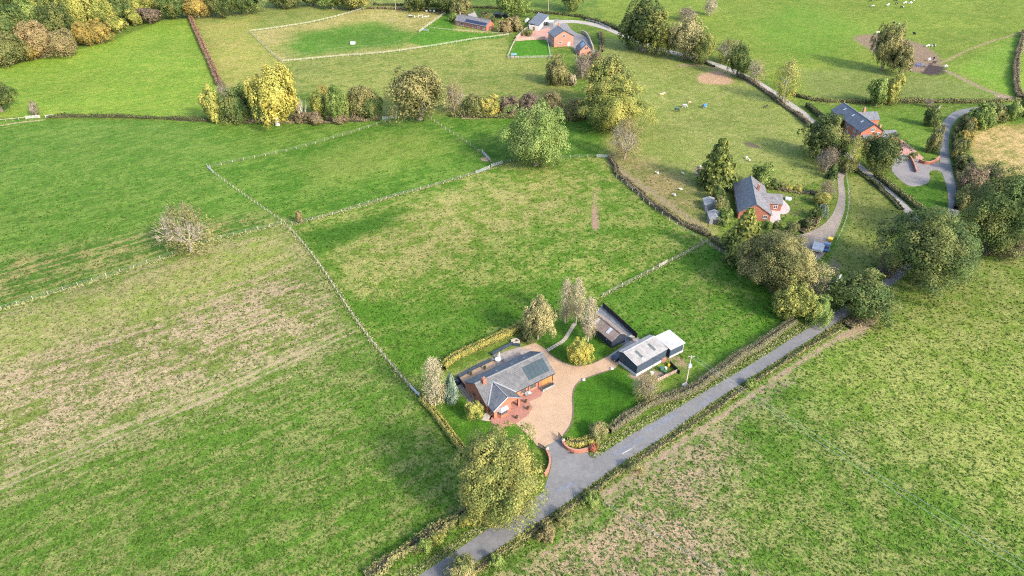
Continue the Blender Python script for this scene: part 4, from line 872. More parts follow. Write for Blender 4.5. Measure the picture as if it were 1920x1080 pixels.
# the house plot
T('oak_tree', 'round', 'oak_gate', (846, 800, 1020, 984), 2.0, 'large spreading olive and gold oak beside the brick entrance wall and lane')
T('birch_tree', 'birch', 'birch', (784, 664, 840, 758), 1.0, 'tall pale birch with buff leaves left of the brick bungalow')
T('conifer_tree', 'conifer', 'bluegreen', (828, 696, 862, 752), .1, 'blue-green conical conifer next to the tall birch beside the bungalow')
T('ornamental_tree', 'round', 'yellow_green', (873, 752, 907, 786), .9, 'small yellow-green tree against the left gable of the bungalow')
T('garden_tree', 'round', 'olive_pale', (980, 557, 1039, 630), 1.8, 'round olive-gold garden tree at the end of the clipped hedge')
T('birch_tree', 'birch', 'birch', (1044, 516, 1080, 600), 1.8, 'left one of the two tall birches behind the stone path')
T('birch_tree', 'birch', 'birch', (1064, 516, 1102, 602), 1.8, 'right one of the two tall birches behind the stone path')
T('birch_tree', 'birch', 'birch', (1082, 552, 1130, 630), 2.2, 'white-stemmed birch leaning over the brown stable roof')
T('ornamental_tree', 'round', 'yellow', (1063, 631, 1115, 684), .8, 'bright yellow ball-shaped tree on the lawn by the gravel drive')
T('shrub', 'round', 'hedge_dark', (974, 614, 1001, 644), 0, 'dark shrub under the olive-gold garden tree', 'shrub')
T('bare_tree', 'sparse', 'tan_olive', (1180, 688, 1248, 756), .8, 'brown nearly leafless tree in front of the white-roofed shed')
T('shrub', 'round', 'scrub', (1102, 794, 1142, 828), 0, 'grey-green shrub behind the curved front wall', 'shrub')
T('shrub', 'round', 'red', (1104, 828, 1121, 848), 0, 'dark red shrub at the right end of the curved front wall', 'shrub')
# around the tiled bungalow
T('conifer_tree', 'conifer', 'conifer', (1312, 256, 1387, 352), .3, 'big dark conifer standing in the pasture behind the tiled bungalow')
T('conifer_tree', 'conifer', 'conifer', (1358, 386, 1438, 492), .3, 'dense green conifer in front of the tiled bungalow')
for i, (bx, mt, lb) in enumerate([((1333, 345, 1362, 380), 'conifer_dark', 'dark evergreen bush left of the tiled bungalow, nearest its back corner'), ((1338, 368, 1370, 402), 'hedge', 'olive bush left of the tiled bungalow, in the middle of the row'), ((1344, 388, 1376, 424), 'green', 'green bush left of the tiled bungalow, beside the aviary door')]):
    T('shrub', 'round', mt, bx, 0, lb, 'shrub', 'bushes left of the tiled bungalow')
T('garden_tree', 'round', 'green', (1410, 302, 1447, 348), .8, 'small yellow-green tree just behind the tiled bungalow roof')
T('oak_tree', 'round', 'olive', (1398, 428, 1534, 545), 1.5, 'large grey-olive oak below the tiled bungalow, beside the lush paddock')
T('shrub', 'round', 'olive_pale', (1384, 466, 1440, 520), 0, 'pale olive bush between the green conifer and the large grey-olive oak', 'shrub')
T('ash_tree', 'sparse', 'olive_pale', (1488, 486, 1586, 566), 1.5, 'thin pale ash tree with bare grey limbs near the lane')
T('field_maple', 'round', 'yellow_green', (1456, 534, 1532, 606), 1.0, 'round yellow-olive tree at the lower corner of the lush paddock')
T('willow_tree', 'round', 'lightgreen', (1512, 556, 1562, 612), .5, 'pale green tree overhanging the left side of the lane')
T('oak_tree', 'round', 'dark_gold', (1562, 510, 1667, 600), 1.0, 'dark olive oak on the far side of the lane where the hedge ends')
T('oak_tree', 'round', 'dark_gold', (1668, 384, 1842, 538), 2.0, 'huge dark green oak over the bend of the lane')
T('oak_tree', 'round', 'dark_gold', (1814, 322, 1950, 474), 1.0, 'dark oak with gold patches at the right edge beside the tan rough')
for bx, mt, lb in [((1518, 384, 1540, 414), 'conifer_dark', 'left one of the two dark round bushes beside the dirt drive'), ((1534, 382, 1554, 412), 'bluegreen', 'right one of the two dark round bushes beside the dirt drive'),
                   ((1498, 406, 1524, 430), 'hedge_dark', 'dark low bush inside the bend of the dirt drive'), ((1470, 416, 1500, 442), 'hedge', 'olive bush at the lower end of the bungalow lawn'),
                   ((1432, 412, 1448, 432), 'green', 'small clipped green bush at the bungalow gable corner'), ((1448, 412, 1464, 430), 'conifer_dark', 'small dark clipped bush at the end of the pink patio'),
                   ((1470, 345, 1488, 358), 'yellow', 'yellow bush on the far side of the bungalow lawn'), ((1440, 338, 1468, 356), 'conifer_dark', 'dark bush behind the bungalow cross wing'), ((1486, 346, 1506, 360), 'hedge_gold', 'gold-green bush at the far corner of the bungalow lawn'),
                   ((1525, 360, 1556, 388), 'hedge_gold', 'golden bush along the upper dirt drive'), ((1452, 340, 1452 + 22, 354), 'hedge', 'olive bush behind the pink patio')]:
    T('shrub', 'round', mt, bx, 0, lb, 'shrub')
# around the two-storey brick house
T('oak_tree', 'round', 'dark', (1507, 216, 1592, 296), .8, 'broad dark tree left of the long brick house')
T('garden_tree', 'round', 'conifer_dark', (1558, 216, 1588, 244), .5, 'small dark tree touching the long brick house wall')
T('shrub', 'sparse', 'brown', (1528, 272, 1578, 330), 0, 'reddish brown bush below the broad dark tree', 'shrub')
T('conifer_tree', 'conifer', 'conifer_dark', (1550, 306, 1574, 340), 0, 'dark rounded conifer where the dirt drive meets the track', asym=.02)
T('shrub', 'sparse', 'tan_olive', (1530, 334, 1572, 376), 0, 'greyish twiggy bush on the left side of the dirt drive', 'shrub')
T('birch_tree', 'birch', 'yellow_green', (1584, 252, 1620, 318), 1.0, 'slender yellowing tree before the gable of the long brick house')
T('oak_tree', 'round', 'dark', (1616, 248, 1692, 316), 1.5, 'dark round tree in front of the long brick house beside the forecourt')
T('shrub', 'round', 'yellow', (1593, 305, 1608, 320), 0, 'small bright yellow bush beside the white paddock fence', 'shrub')
T('shrub', 'round', 'hedge', (1578, 300, 1600, 328), 0, 'green bush at the fork of the track and dirt drive', 'shrub')
# along the farm track
T('oak_tree', 'round', 'dark', (1164, 3, 1256, 92), .8, 'tall dark oak, leftmost of the trees along the farm track')
T('field_maple', 'round', 'yellow_green', (1206, 24, 1268, 96), .8, 'yellow-green maple right of the tall dark track oak')
T('ash_tree', 'round', 'olive_pale', (1254, 32, 1322, 106), .8, 'pale olive ash in the middle of the track trees')
T('oak_tree', 'round', 'oak_gate', (1292, 58, 1342, 114), .5, 'olive-gold oak at the right end of the dense track trees')
T('shrub', 'sparse', 'olive', (1334, 66, 1402, 120), 0, 'thin olive bush between track trees above the sandy patch', 'shrub')
T('holly_tree', 'round', 'conifer_dark', (1362, 80, 1412, 138), .5, 'dark green holly beside the gap in the track hedge')
T('shrub', 'sparse', 'olive_pale', (1396, 108, 1442, 156), 0, 'pale thin bush right of the dark green holly', 'shrub')
T('aspen_tree', 'birch', 'yellow_green', (1446, 108, 1508, 186), 1.0, 'tall pale yellow tree on the track bend')
T('bare_tree', 'sparse', 'birch', (1314, -6, 1350, 28), .5, 'grey-white bare tree at the top of the green pasture')
T('shrub', 'sparse', 'brown', (1262, 14, 1312, 42), 0, 'brown thorn bush behind the track trees', 'shrub')
T('ash_tree', 'round', 'olive', (1638, 44, 1698, 122), 1.5, 'larger of the two pasture trees in the muddy hollow')
T('ash_tree', 'round', 'olive', (1678, 82, 1716, 132), 1.5, 'smaller of the two pasture trees in the muddy hollow')
T('oak_tree', 'round', 'green', (1634, 146, 1668, 196), .5, 'darker left one of the paired trees behind the long brick house')
T('field_maple', 'round', 'yellow_green', (1656, 140, 1694, 194), .5, 'yellower right one of the paired trees behind the long brick house')
# below the farmhouse
T('shrub', 'round', 'olive', (1022, 102, 1072, 162), 0, 'dense olive bush at the lower corner of the square lawn', 'shrub')
T('shrub', 'sparse', 'brown', (1066, 96, 1120, 150), 0, 'reddish brown thicket below the gabled garage', 'shrub')
T('shrub', 'round', 'brown', (1090, 96, 1146, 140), 0, 'dark brown bush right of the thicket below the garage', 'shrub')
T('shrub', 'round', 'birch', (1064, 138, 1082, 160), 0, 'small buff bush in front of the dense olive bush', 'shrub')
T('oak_tree', 'round', 'oak_gate', (1102, 104, 1196, 196), 1.5, 'orange-tinged oak behind the yellowing oak by the hedge corner')
T('oak_tree', 'round', 'yellow_green', (1096, 148, 1214, 240), 1.5, 'big yellow-green oak at the hedge corner')
T('bare_tree', 'sparse', 'tan_olive', (1138, 216, 1212, 296), 1.0, 'grey-brown half bare tree below the big yellow-green oak')
T('oak_tree', 'round', 'lightgreen', (948, 196, 1064, 306), 1.0, 'round light green oak standing alone in the paddock corner')
T('ash_tree', 'round', 'olive', (730, 124, 836, 218), 2.0, 'grey-olive spreading tree on the hedge line between the paddocks', bark='bark_grey')
T('shrub', 'sparse', 'tan_olive', (824, 152, 878, 218), 0, 'tall brown thorn bush right of the grey-olive spreading tree', 'shrub')
for bx, mt, lb in [((868, 180, 912, 220), 'hedge', 'olive thorn bush, first of the hedge row from the tall brown thorn'), ((900, 176, 944, 220), 'hedge_gold', 'yellowish thorn bush, second of the hedge row from the tall brown thorn'),
                   ((936, 176, 978, 218), 'brown', 'brown thorn bush, left of the round light green oak'), ((968, 170, 1022, 216), 'brown', 'brown thorn bush behind the round light green oak'),
                   ((1014, 172, 1062, 216), 'tan_olive', 'dull thorn bush above the right side of the light green oak'), ((1052, 180, 1102, 222), 'olive', 'olive thorn bush beside the big yellow-green oak')]:
    T('thorn_bush', 'round', mt, bx, 0, lb, 'bush', 'thorn bushes in the hedge row')
# cluster at the left hedge
T('field_maple', 'round', 'yellow_green', (376, 158, 418, 226), .6, 'yellow-green tree at the left end of the hedge cluster')
T('thorn_bush', 'round', 'dark_gold', (408, 166, 470, 232), 0, 'dark thorn thicket left of the bright yellow tree', 'bush')
T('field_maple', 'round', 'green', (440, 156, 478, 210), .6, 'thin green tree behind the dark thorn thicket')
T('maple_tree', 'round', 'yellow', (462, 126, 556, 230), 1.0, 'bright yellow tree, tallest of the hedge cluster', bark='bark_pale')
T('dead_tree', 'dead', 'olive', (540, 160, 580, 222), .5, 'white dead tree skeleton right of the bright yellow tree')
T('field_maple', 'round', 'yellow_green', (582, 166, 616, 218), .4, 'small yellow-green tree right of the white dead tree')
T('field_maple', 'round', 'gold', (598, 160, 616, 200), .4, 'narrow orange tree behind the small yellow-green tree')
T('field_maple', 'round', 'green', (606, 157, 654, 224), .4, 'green tree at the middle of the hedge cluster')
T('thorn_bush', 'round', 'olive', (640, 160, 700, 224), 0, 'grey-green domed thorn near the metal field gate', 'bush')
T('thorn_bush', 'round', 'dark_gold', (676, 176, 718, 224), 0, 'dark thorn at the right end of the hedge cluster', 'bush')
T('thorn_bush', 'sparse', 'brown', (404, 148, 432, 190), 0, 'reddish bush at the foot of the copper hedge', 'bush')
for i, bx in enumerate([(545, 205, 580, 228), (570, 208, 610, 228), (612, 208, 650, 226)]):
    T('thorn_bush', 'round', 'hedge_brown', bx, 0, ['low brown bramble under the white dead tree', 'low brown bramble under the small yellow-green tree', 'low brown bramble under the green cluster tree'][i], 'bush', 'low brambles under the hedge cluster')
T('hawthorn_tree', 'sparse', 'olive', (280, 368, 410, 480), .3, 'lone spreading hawthorn with grey branches on the wire fence')
T('ash_tree', 'round', 'dark', (-40, 158, 24, 210), 1.0, 'dark tree cut by the left edge of the picture')
T('sapling', 'round', 'tan_olive', (553, 393, 568, 416), .8, 'tiny sapling beside the fence junction')
T('thorn_bush', 'twig', 'brown', (52, 190, 76, 222), 0, 'bare red-brown sapling beside the white field gate', 'bush')
# far trees along the top
for bx, mt, lb, kd in [((296, -14, 350, 30), 'dark_gold', 'dark bushy tree where the wood narrows', 'round'), ((340, -14, 392, 28), 'gold', 'golden tree at the top of the copper hedge', 'round'), ((380, -24, 440, 24), 'dark', 'dark tree right of the golden tree', 'round'), ((428, -26, 490, 20), 'conifer_dark', 'dark evergreen tree on the far field edge', 'round'),
                       ((600, -18, 642, 14), 'green', 'green tree at the top left of the railed paddock', 'round'), ((632, -26, 696, 14), 'oak_gate', 'orange-olive oak at the top corner of the railed paddock', 'round'), ((752, -24, 806, 16), 'dark', 'dark tree beyond the railed paddock', 'round'), ((800, -24, 858, 18), 'dark_gold', 'dark gold tree behind the barn conversion', 'round'),
                       ((846, -12, 884, 30), 'olive', 'olive tree at the left end of the barn conversion', 'round'), ((930, -30, 994, 32), 'green', 'green tree between the barn conversion and the slate outbuilding', 'round'), ((1050, -40, 1098, 18), 'conifer_dark', 'lone dark tree on the far lane hedge', 'round'),
                       ((498, -22, 560, 8), 'dark', 'dark far tree at the top edge left of the railed paddock', 'round'), ((556, -24, 604, 8), 'dark_gold', 'dull gold far tree at the top edge', 'round')]:
    T('field_tree', kd, mt, bx, .8, lb)
for bx, mt, lb in [((932, 34, 962, 62), 'tan', 'buff bush at the gable of the barn conversion'), ((952, 32, 984, 60), 'tan_olive', 'tan bush right of the buff bush by the barn conversion'), ((893, 26, 928, 40), 'hedge_dark', 'dark hedge bush behind the barn roof'), ((840, 24, 858, 42), 'green', 'rounded bush at the left wall of the barn conversion'), ((978, 52, 998, 68), 'scrub', 'shrub below the slate outbuilding wall')]:
    T('shrub', 'round', mt, bx, 0, lb, 'shrub')
# the wood at the top left
wg = 'trees of the wood'
for bx, mt, lb in [((-30, 60, 46, 118), 'hedge', 'dark green tree at the left end of the wood edge'), ((36, 74, 82, 108), 'gold', 'yellow bush low on the wood edge'), ((44, 40, 98, 104), 'tan', 'tall tan tree on the wood edge above the yellow bush'), ((84, 56, 142, 102), 'tan_olive', 'broad dull tan tree on the wood edge'),
                   ((132, 42, 178, 82), 'gold', 'left one of the two golden trees on the wood edge'), ((160, 36, 208, 78), 'gold', 'right one of the two golden trees on the wood edge'), ((202, 30, 238, 58), 'yellow_green', 'small golden green tree on the wood edge'), ((234, 18, 264, 46), 'yellow_green', 'pale yellow tree near the narrow end of the wood'), ((256, 18, 300, 36), 'brown', 'low brown bush at the narrow end of the wood'),
                   ((-30, 8, 40, 78), 'dark_gold', 'dark tree in the wood behind the left edge'), ((22, -4, 84, 62), 'green', 'green tree in the wood above the tall tan tree'), ((70, 4, 132, 74), 'dark', 'darkest tree in the middle of the wood'), ((108, -14, 172, 56), 'yellow_green', 'yellow-green tree in the wood above the golden pair'),
                   ((146, -12, 210, 50), 'yellow_green', 'tall yellow-green tree in the wood, right of its neighbour'), ((186, -16, 246, 40), 'dark_gold', 'dark tree in the right part of the wood'), ((216, -20, 272, 30), 'yellow_green', 'light tree in the right part of the wood'), ((262, -20, 312, 22), 'yellow_green', 'pale tree closing the right end of the wood'),
                   ((-40, -40, 40, 26), 'dark_gold', 'dark tree in the very corner of the picture, back of the wood'), ((20, -46, 96, 16), 'yellow_green', 'yellow-green tree at the picture top, second from the left corner'), ((80, -50, 150, 8), 'yellow_green', 'yellow-green tree at the picture top above the darkest wood tree'), ((140, -54, 204, 2), 'green', 'green tree at the picture top behind the tall yellow-green wood tree'), ((190, -56, 250, -4), 'yellow_green', 'yellowish tree just showing at the picture top above the dark right wood tree')]:
    T('wood_tree', 'round', mt, bx, .6, lb, 'tree', wg)
# roadside bushes right of the upper lane
for bx, mt, lb in [((1818, 196, 1862, 246), 'green', 'large green bush inside the upper lane bend'), ((1798, 222, 1826, 262), 'hedge_dark', 'dark bush on the inside of the upper lane bend'), ((1806, 222, 1832, 250), 'gold', 'orange bush right of the upper lane bend'), ((1800, 246, 1826, 276), 'gold', 'lower orange bush beside the upper lane'),
                   ((1786, 256, 1812, 300), 'hedge', 'olive bush along the upper lane below the orange bushes'), ((1790, 290, 1830, 326), 'hedge_dark', 'dark bush along the upper lane by the tan rough'), ((1800, 310, 1852, 372), 'brown', 'brown rounded bush beside the dark oak at the right'), ((1794, 360, 1822, 398), 'scrub', 'green bush at the lane side left of the right-hand oak'),
                   ((1850, 196, 1886, 236), 'hedge', 'green bush in the hedge above the tan rough'), ((1880, 194, 1912, 232), 'green', 'second green bush in the hedge above the tan rough'), ((1904, 186, 1946, 226), 'dark', 'dark bush at the right edge above the tan rough'), ((1850, 310, 1882, 338), 'brown', 'small brown bush between the tan rough and the right-hand oak'),
                   ((1736, 196, 1764, 240), 'conifer_dark', 'dark evergreen bush beside the lane gate of the brick house'), ((1740, 232, 1768, 290), 'hedge', 'tall bush beside the lane wall of the brick house'), ((1850, 440, 1925, 480), 'brown', 'brown thicket below the right-hand oak'), ((1706, 284, 1720, 298), 'scrub', 'small round bush by the forecourt wall')]:
    T('shrub', 'round', mt, bx, 0, lb, 'shrub')
T('shrub', 'sparse', 'brown', (1730, 184, 1756, 204), 0, 'reddish shrub in the hedge behind the brick house', 'shrub')

def hedge(name, pts, w, h, mat, label, leaf=.25, cov=2.2, rough=.15, sm=2, cat='hedge', grp=None):
    p = resample(chaikin(GL(pts), sm), .6); n = len(p); t = np.gradient(p, axis=0); t /= np.hypot(*t.T)[:, None]; nr = np.stack([-t[:, 1], t[:, 0]], 1)
    k = np.ones(9) / 3.0
    ww = w * (1 + rough * np.convolve(rng.normal(0, 1, n + 8), k, 'valid')).clip(.55, 1.6); hh = h * (1 + rough * np.convolve(rng.normal(0, 1, n + 8), k, 'valid')).clip(.5, 1.6)
    off = np.convolve(rng.normal(0, 1, n + 8), k, 'valid') * rough * w * .3
    L = np.hypot(*(p[1:] - p[:-1]).T).sum(); N = int(L * (w + 2 * h) * cov / leaf ** 2)
    f = rng.uniform(0, n - 1.001, N); i = f.astype(int); fr = (f - i)[:, None]
    P_ = p[i] * (1 - fr) + p[i + 1] * fr; Nn = nr[i]; W = ww[i]; Hh = hh[i]
    a = rng.uniform(0, math.pi, N); ca, sa = np.cos(a), np.sin(a)
    ex = np.sign(ca) * np.abs(ca) ** .45 * .5 * W; ez = np.abs(sa) ** .45 * Hh; jr = rng.normal(1, .07 + rough * .35, N)
    xy = P_ + Nn * ((ex * jr) + off[i])[:, None]; z = hz(xy[:, 0], xy[:, 1]) + np.maximum(ez * jr, .02)
    nrm = np.stack([Nn[:, 0] * ca, Nn[:, 1] * ca, sa + .15], 1)
    base = Vector((float(p[n // 2][0]), float(p[n // 2][1]), hz1(*p[n // 2])))
    o = empty(name, base); tag(o, label, cat, grp)
    fo = bpy.data.objects.new('foliage', fast_mesh('foliage', leaves(np.stack([xy[:, 0], xy[:, 1], z], 1) - np.array(base), nrm, np.full(N, leaf), .5), True, mat)); link(fo, o)
    mb = MB(); l_, r_ = p + nr * (off - ww * .36)[:, None], p + nr * (off + ww * .36)[:, None]
    for j in range(0, n - 1):
        z0, z1 = hz1(*p[j]) - base.z, hz1(*p[j + 1]) - base.z; A = lambda q_, zz: (q_[0] - base.x, q_[1] - base.y, zz)
        a0, a1, b0, b1 = l_[j], l_[j + 1], r_[j], r_[j + 1]; t0, t1 = z0 + hh[j] * .8, z1 + hh[j + 1] * .8
        mb.poly([A(a0, z0 - .1), A(a1, z1 - .1), A(a1, t1), A(a0, t0)]); mb.poly([A(b1, z1 - .1), A(b0, z0 - .1), A(b0, t0), A(b1, t1)]); mb.poly([A(a0, t0), A(a1, t1), A(b1, t1), A(b0, t0)])
    mb.build('stems', 'stems', o)
    return o
H_ = hedge
H_('hedge', [(832, 696), (838, 684), (860, 670), (900, 652), (945, 633), (978, 617)], 1.7, 1.7, 'hedge_gold', 'clipped golden green hedge behind the brick bungalow garden', .16, 2.0, .05)
H_('hedge', [(790, 752), (810, 772), (832, 800), (858, 836), (882, 862)], 1.3, 1.6, 'hedge_gold', 'clipped hedge along the left side of the bungalow lawn', .18, 2.2, .06)
H_('hedge', [(1142, 812), (1170, 792), (1198, 770), (1240, 752), (1290, 738), (1312, 724), (1345, 702), (1400, 664), (1450, 634), (1486, 610)], 1.9, 1.5, 'hedge_grey', 'long grey-brown roadside hedge in front of the bungalow', .17, 2.3, .14)
H_('hedge', [(1062, 830), (1078, 834), (1096, 832), (1108, 826)], 1.9, 1.0, 'hedge_gold', 'low clipped hedge behind the curved brick entrance wall', .16, 2.4, .06)
H_('hedge', [(690, 1092), (740, 1054), (790, 1020), (840, 988), (885, 958)], 1.8, 1.5, 'scrub', 'ragged ivy-green hedge along the lane at the bottom', .24, 1.9, .28)
H_('hedge', [(862, 1090), (930, 1045), (1000, 995), (1062, 955), (1130, 908), (1196, 864), (1245, 834)], .8, .40, 'scrub', 'low scrubby hedge on the far verge of the lane near the entrance', .22, 1.6, .4)
H_('hedge', [(1245, 834), (1310, 790), (1400, 725), (1500, 666), (1586, 612)], .7, .45, 'scrub', 'thin low scrub along the far verge opposite the roadside hedge', .22, 1.5, .4)
for i, (bx, lb) in enumerate([((1090, 922, 1122, 950), 'round green verge bush across the lane from the entrance'), ((1040, 955, 1072, 982), 'olive verge bush, second across the lane from the oak'), ((1005, 985, 1042, 1015), 'buff verge bush across the lane from the oak'), ((915, 1040, 945, 1070), 'dark verge bush at the bottom of the lane'), ((1178, 862, 1208, 886), 'verge bush opposite the centre dash of the lane'), ((1395, 706, 1420, 728), 'small verge bush opposite the roadside hedge'), ((835, 1052, 900, 1095), 'broad verge bush cut by the bottom edge')]):
    T('shrub', 'round', ['green', 'scrub', 'tan_olive', 'green', 'scrub', 'green', 'scrub'][i], bx, 0, lb, 'shrub', 'verge bushes')
for i, (bx, lb) in enumerate([((862, 962, 892, 992), 'yellow-green bush below the large oak'), ((808, 998, 836, 1026), 'yellowish bush in the ragged lane hedge'), ((785, 1010, 812, 1044), 'green bush in the ragged lane hedge')]):
    T('shrub', 'round', 'yellow_green' if i < 2 else 'green', bx, 0, lb, 'shrub')
H_('hedge', [(1145, 296), (1152, 312), (1160, 330), (1188, 352), (1222, 384), (1275, 416), (1330, 444)], 1.5, 1.2, 'hedge_brown', 'brown hedge between the rough paddock and the grey pasture', .26, 1.8, .25)
H_('hedge', [(1336, 446), (1370, 470), (1410, 504), (1452, 548), (1470, 580)], 2.2, 1.4, 'hedge_dark', 'dark scrub hedge along the lush paddock below the trees', .3, 1.6, .3)
H_('hedge', [(1590, 620), (1640, 590), (1668, 560)], 2.0, 1.0, 'hedge_brown', 'brown scrub at the foot of the dark olive lane oak', .28, 1.5, .4)
H_('hedge', [(1655, 520), (1664, 500), (1660, 485)], 3.0, 2.0, 'hedge_brown', 'brown twiggy hedge stub beside the lane under the huge oak', .28, 1.8, .25)
H_('hedge', [(356, 31), (364, 50), (376, 78), (388, 105), (399, 130), (412, 162)], 2.3, 2.0, 'copper', 'copper coloured beech hedge running up to the far wood', .35, 1.8, .1)
H_('hedge', [(90, 224), (170, 221), (260, 222), (330, 226), (392, 228)], 1.2, 1.2, 'hedge_dark', 'low dark hedge along the bottom of the bright left field', .34, 1.7, .2)
H_('hedge', [(-60, 134), (40, 112), (110, 96), (170, 76), (215, 56), (262, 36), (310, 26)], 2.0, 1.4, 'hedge_brown', 'brown bramble edge along the foot of the wood', .4, 1.4, .35)
H_('hedge', [(415, 226), (480, 230), (550, 228), (640, 226), (712, 223)], 1.8, 1.3, 'hedge_brown', 'brown bramble hedge under the tree cluster', .36, 1.6, .3)
H_('hedge', [(846, 219), (930, 220), (1010, 219), (1100, 221)], 2.2, 1.8, 'hedge', 'dark foot of the thorn hedge row beside the light green oak', .36, 1.6, .25)
H_('hedge', [(1300, 108), (1340, 124)], 1.4, 1.0, 'hedge_dark', 'short dark hedge by the sandy patch gateway', .35, 1.6, .2)
H_('hedge', [(1384, 142), (1420, 162), (1455, 188), (1492, 214), (1520, 240)], 1.6, 1.3, 'hedge_brown', 'brown hedge on the pasture side of the farm track', .34, 1.7, .2)
H_('hedge', [(1512, 200), (1530, 214), (1548, 230), (1562, 246)], 1.8, 1.8, 'hedge_dark', 'dark clipped hedge between the farm track and the brick house', .32, 1.8, .08)
H_('hedge', [(1480, 176), (1520, 189), (1600, 192), (1680, 193), (1750, 193), (1840, 196), (1910, 190)], 1.8, 1.5, 'hedge', 'long green hedge along the foot of the cattle pasture', .38, 1.7, .2)
H_('hedge', [(1096, 36), (1120, 42), (1150, 54), (1200, 72)], 2.4, 1.8, 'hedge_dark', 'dark hedge along the far side of the farm lane', .45, 1.6, .15)
H_('hedge', [(690, 16), (760, 18), (842, 21)], 1.8, 1.2, 'hedge_brown', 'brown hedge along the top of the railed paddock', .45, 1.5, .2)
H_('hedge', [(700, 9), (760, 10), (850, 12), (930, 17), (990, 25), (1050, 29), (1096, 34)], 1.8, 1.4, 'hedge_dark', 'dark far hedge behind the barn conversion and outbuilding', .45, 1.5, .2)
H_('hedge', [(1640, 330), (1668, 352), (1700, 378), (1730, 402)], 1.9, 1.5, 'hedge', 'clipped hedge between the farm track and the forecourt', .32, 1.7, .12)
H_('hedge', [(1598, 318), (1626, 334), (1655, 360), (1690, 396)], 1.5, 1.0, 'hedge_dark', 'low dark hedge on the paddock side of the farm track', .32, 1.7, .25)
H_('hedge', [(1921, 60), (1908, 100), (1902, 140), (1905, 170), (1915, 188)], 2.4, 2.0, 'hedge_brown', 'brown curving hedge at the right edge of the cattle pasture', .4, 1.7, .15)
H_('hedge', [(1790, 396), (1802, 360), (1796, 320), (1788, 286), (1788, 256), (1796, 238), (1812, 224)], 1.6, 1.4, 'hedge_dark', 'dark hedge on the outside of the upper lane bend', .32, 1.7, .25)
H_('hedge', [(1826, 214), (1870, 211), (1940, 206)], 2.2, 1.6, 'hedge', 'green hedge beside the far end of the lane', .36, 1.7, .25)
H_('hedge', [(1440, 352), (1480, 358), (1530, 362), (1545, 380), (1548, 400)], 1.4, .9, 'hedge_brown', 'mixed border hedge round the bungalow lawn', .32, 1.5, .35)
H_('hedge', [(1540, 400), (1528, 424), (1500, 436)], 1.8, .9, 'tan_olive', 'tan flower border inside the dirt drive bend', .3, 1.5, .4)
H_('hedge', [(1126, 62), (1128, 80), (1128, 98)], 1.8, 1.0, 'tan_olive', 'dry hedge on the right side of the farmhouse yard', .4, 1.5, .2)
def rough(name, L, off, w, n, mat='rough_grass', sz=.28):
    p = L if isinstance(L, np.ndarray) else resample(chaikin(GL(L), 2), 1.0)
    i = rng.integers(0, len(p), n); o_ = offset_line(p, 1.0) - p
    xy = p[i] + o_[i] * (off + rng.uniform(-w / 2, w / 2, n))[:, None] + rng.uniform(-.5, .5, (n, 2))
    z = hz(xy[:, 0], xy[:, 1]) + rng.uniform(.02, .16, n); nrm = rng.normal(0, .6, (n, 3)) + np.array([0, 0, .6])
    me_ = fast_mesh(name, leaves(np.stack([xy[:, 0], xy[:, 1], z], 1), nrm, np.full(n, sz), .5), True, mat)
    return tag(link(bpy.data.objects.new(name, me_)), kind='stuff')
k0, k1 = lane_u(700, 1140), lane_u(1600, 580); i0, i1 = int(k0 * len(lane_a)), int(k1 * len(lane_a))
rough('verge_grass', lane_b[i0:i1], -1.1, 1.7, 9000, 'scrub', .3)
rough('verge_grass', lane_a[lane_u(1131, 849).__mul__(len(lane_a)).__int__():i1], 1.0, 1.5, 6000)
rough('verge_grass', lane_a[i0:int(lane_u(985, 948) * len(lane_a))], .9, 1.3, 3000)
for pts, n_ in [([(0, 579), (155, 529), (300, 486), (435, 441), (530, 421)], 3000), ([(541, 426), (602, 500), (680, 620), (735, 686), (785, 742)], 3500), ([(545, 424), (700, 379), (890, 321), (970, 298)], 3000), ([(1130, 556), (1245, 498), (1325, 452)], 1200)]:
    rough('fence_line_grass', pts, 0, .9, n_, 'rough_grass', .3)

# grass tufts standing out of the near pastures (uncountable): coloured like the sward they grow from
NT = 90000; d_ = 62 * (230 / 62) ** rng.random(NT); a_ = rng.uniform(-.78, .78, NT)
ty = d_; tx = a_ * (ty * _c + CAM_H * _s) * 1.02
ok = np.ones(NT, bool)
for line in ([(0, 922), (235, 814), (415, 739), (500, 702), (600, 652), (660, 622)], [(0, 902), (235, 800), (400, 733), (500, 690), (640, 620)]):
    q_ = resample(GL(line), 1.0)
    for a0, b0_ in zip(q_[:-1:4], q_[4::4]):
        ab = b0_ - a0; t_ = np.clip(((tx - a0[0]) * ab[0] + (ty - a0[1]) * ab[1]) / (ab @ ab), 0, 1); ok &= np.hypot(tx - a0[0] - t_ * ab[0], ty - a0[1] - t_ * ab[1]) > .7
EXCL.append(GL([(832, 690), (975, 612), (1085, 590), (1300, 690), (1480, 600), (1140, 850), (1020, 850), (880, 860), (800, 760)]))
for poly in EXCL:
    q_ = np.array(poly); box_ = (tx > q_[:, 0].min() - 1) & (tx < q_[:, 0].max() + 1) & (ty > q_[:, 1].min() - 1) & (ty < q_[:, 1].max() + 1) & ok
    idx = np.nonzero(box_)[0]
    if len(idx): ok[idx[sdist(poly, tx[idx], ty[idx]) > -.25]] = False
tx, ty = tx[ok], ty[ok]; gi = np.clip(np.searchsorted(ys, ty), 0, ny - 1) * nx + np.clip(np.searchsorted(xs, tx), 0, nx - 1)
keep = (sW[gi] < .5) & (rng.random(len(tx)) < np.clip((232 - ty) / 110, 0, 1)); tx, ty, gi = tx[keep], ty[keep], gi[keep]; nT = len(tx)
mixv = rng.random(nT)[:, None] * .45; tcol = (cA[gi] * (1 - mixv) + cB[gi] * mixv) * rng.uniform(.36, .72, nT)[:, None] * np.array([.80, 1.0, .85])
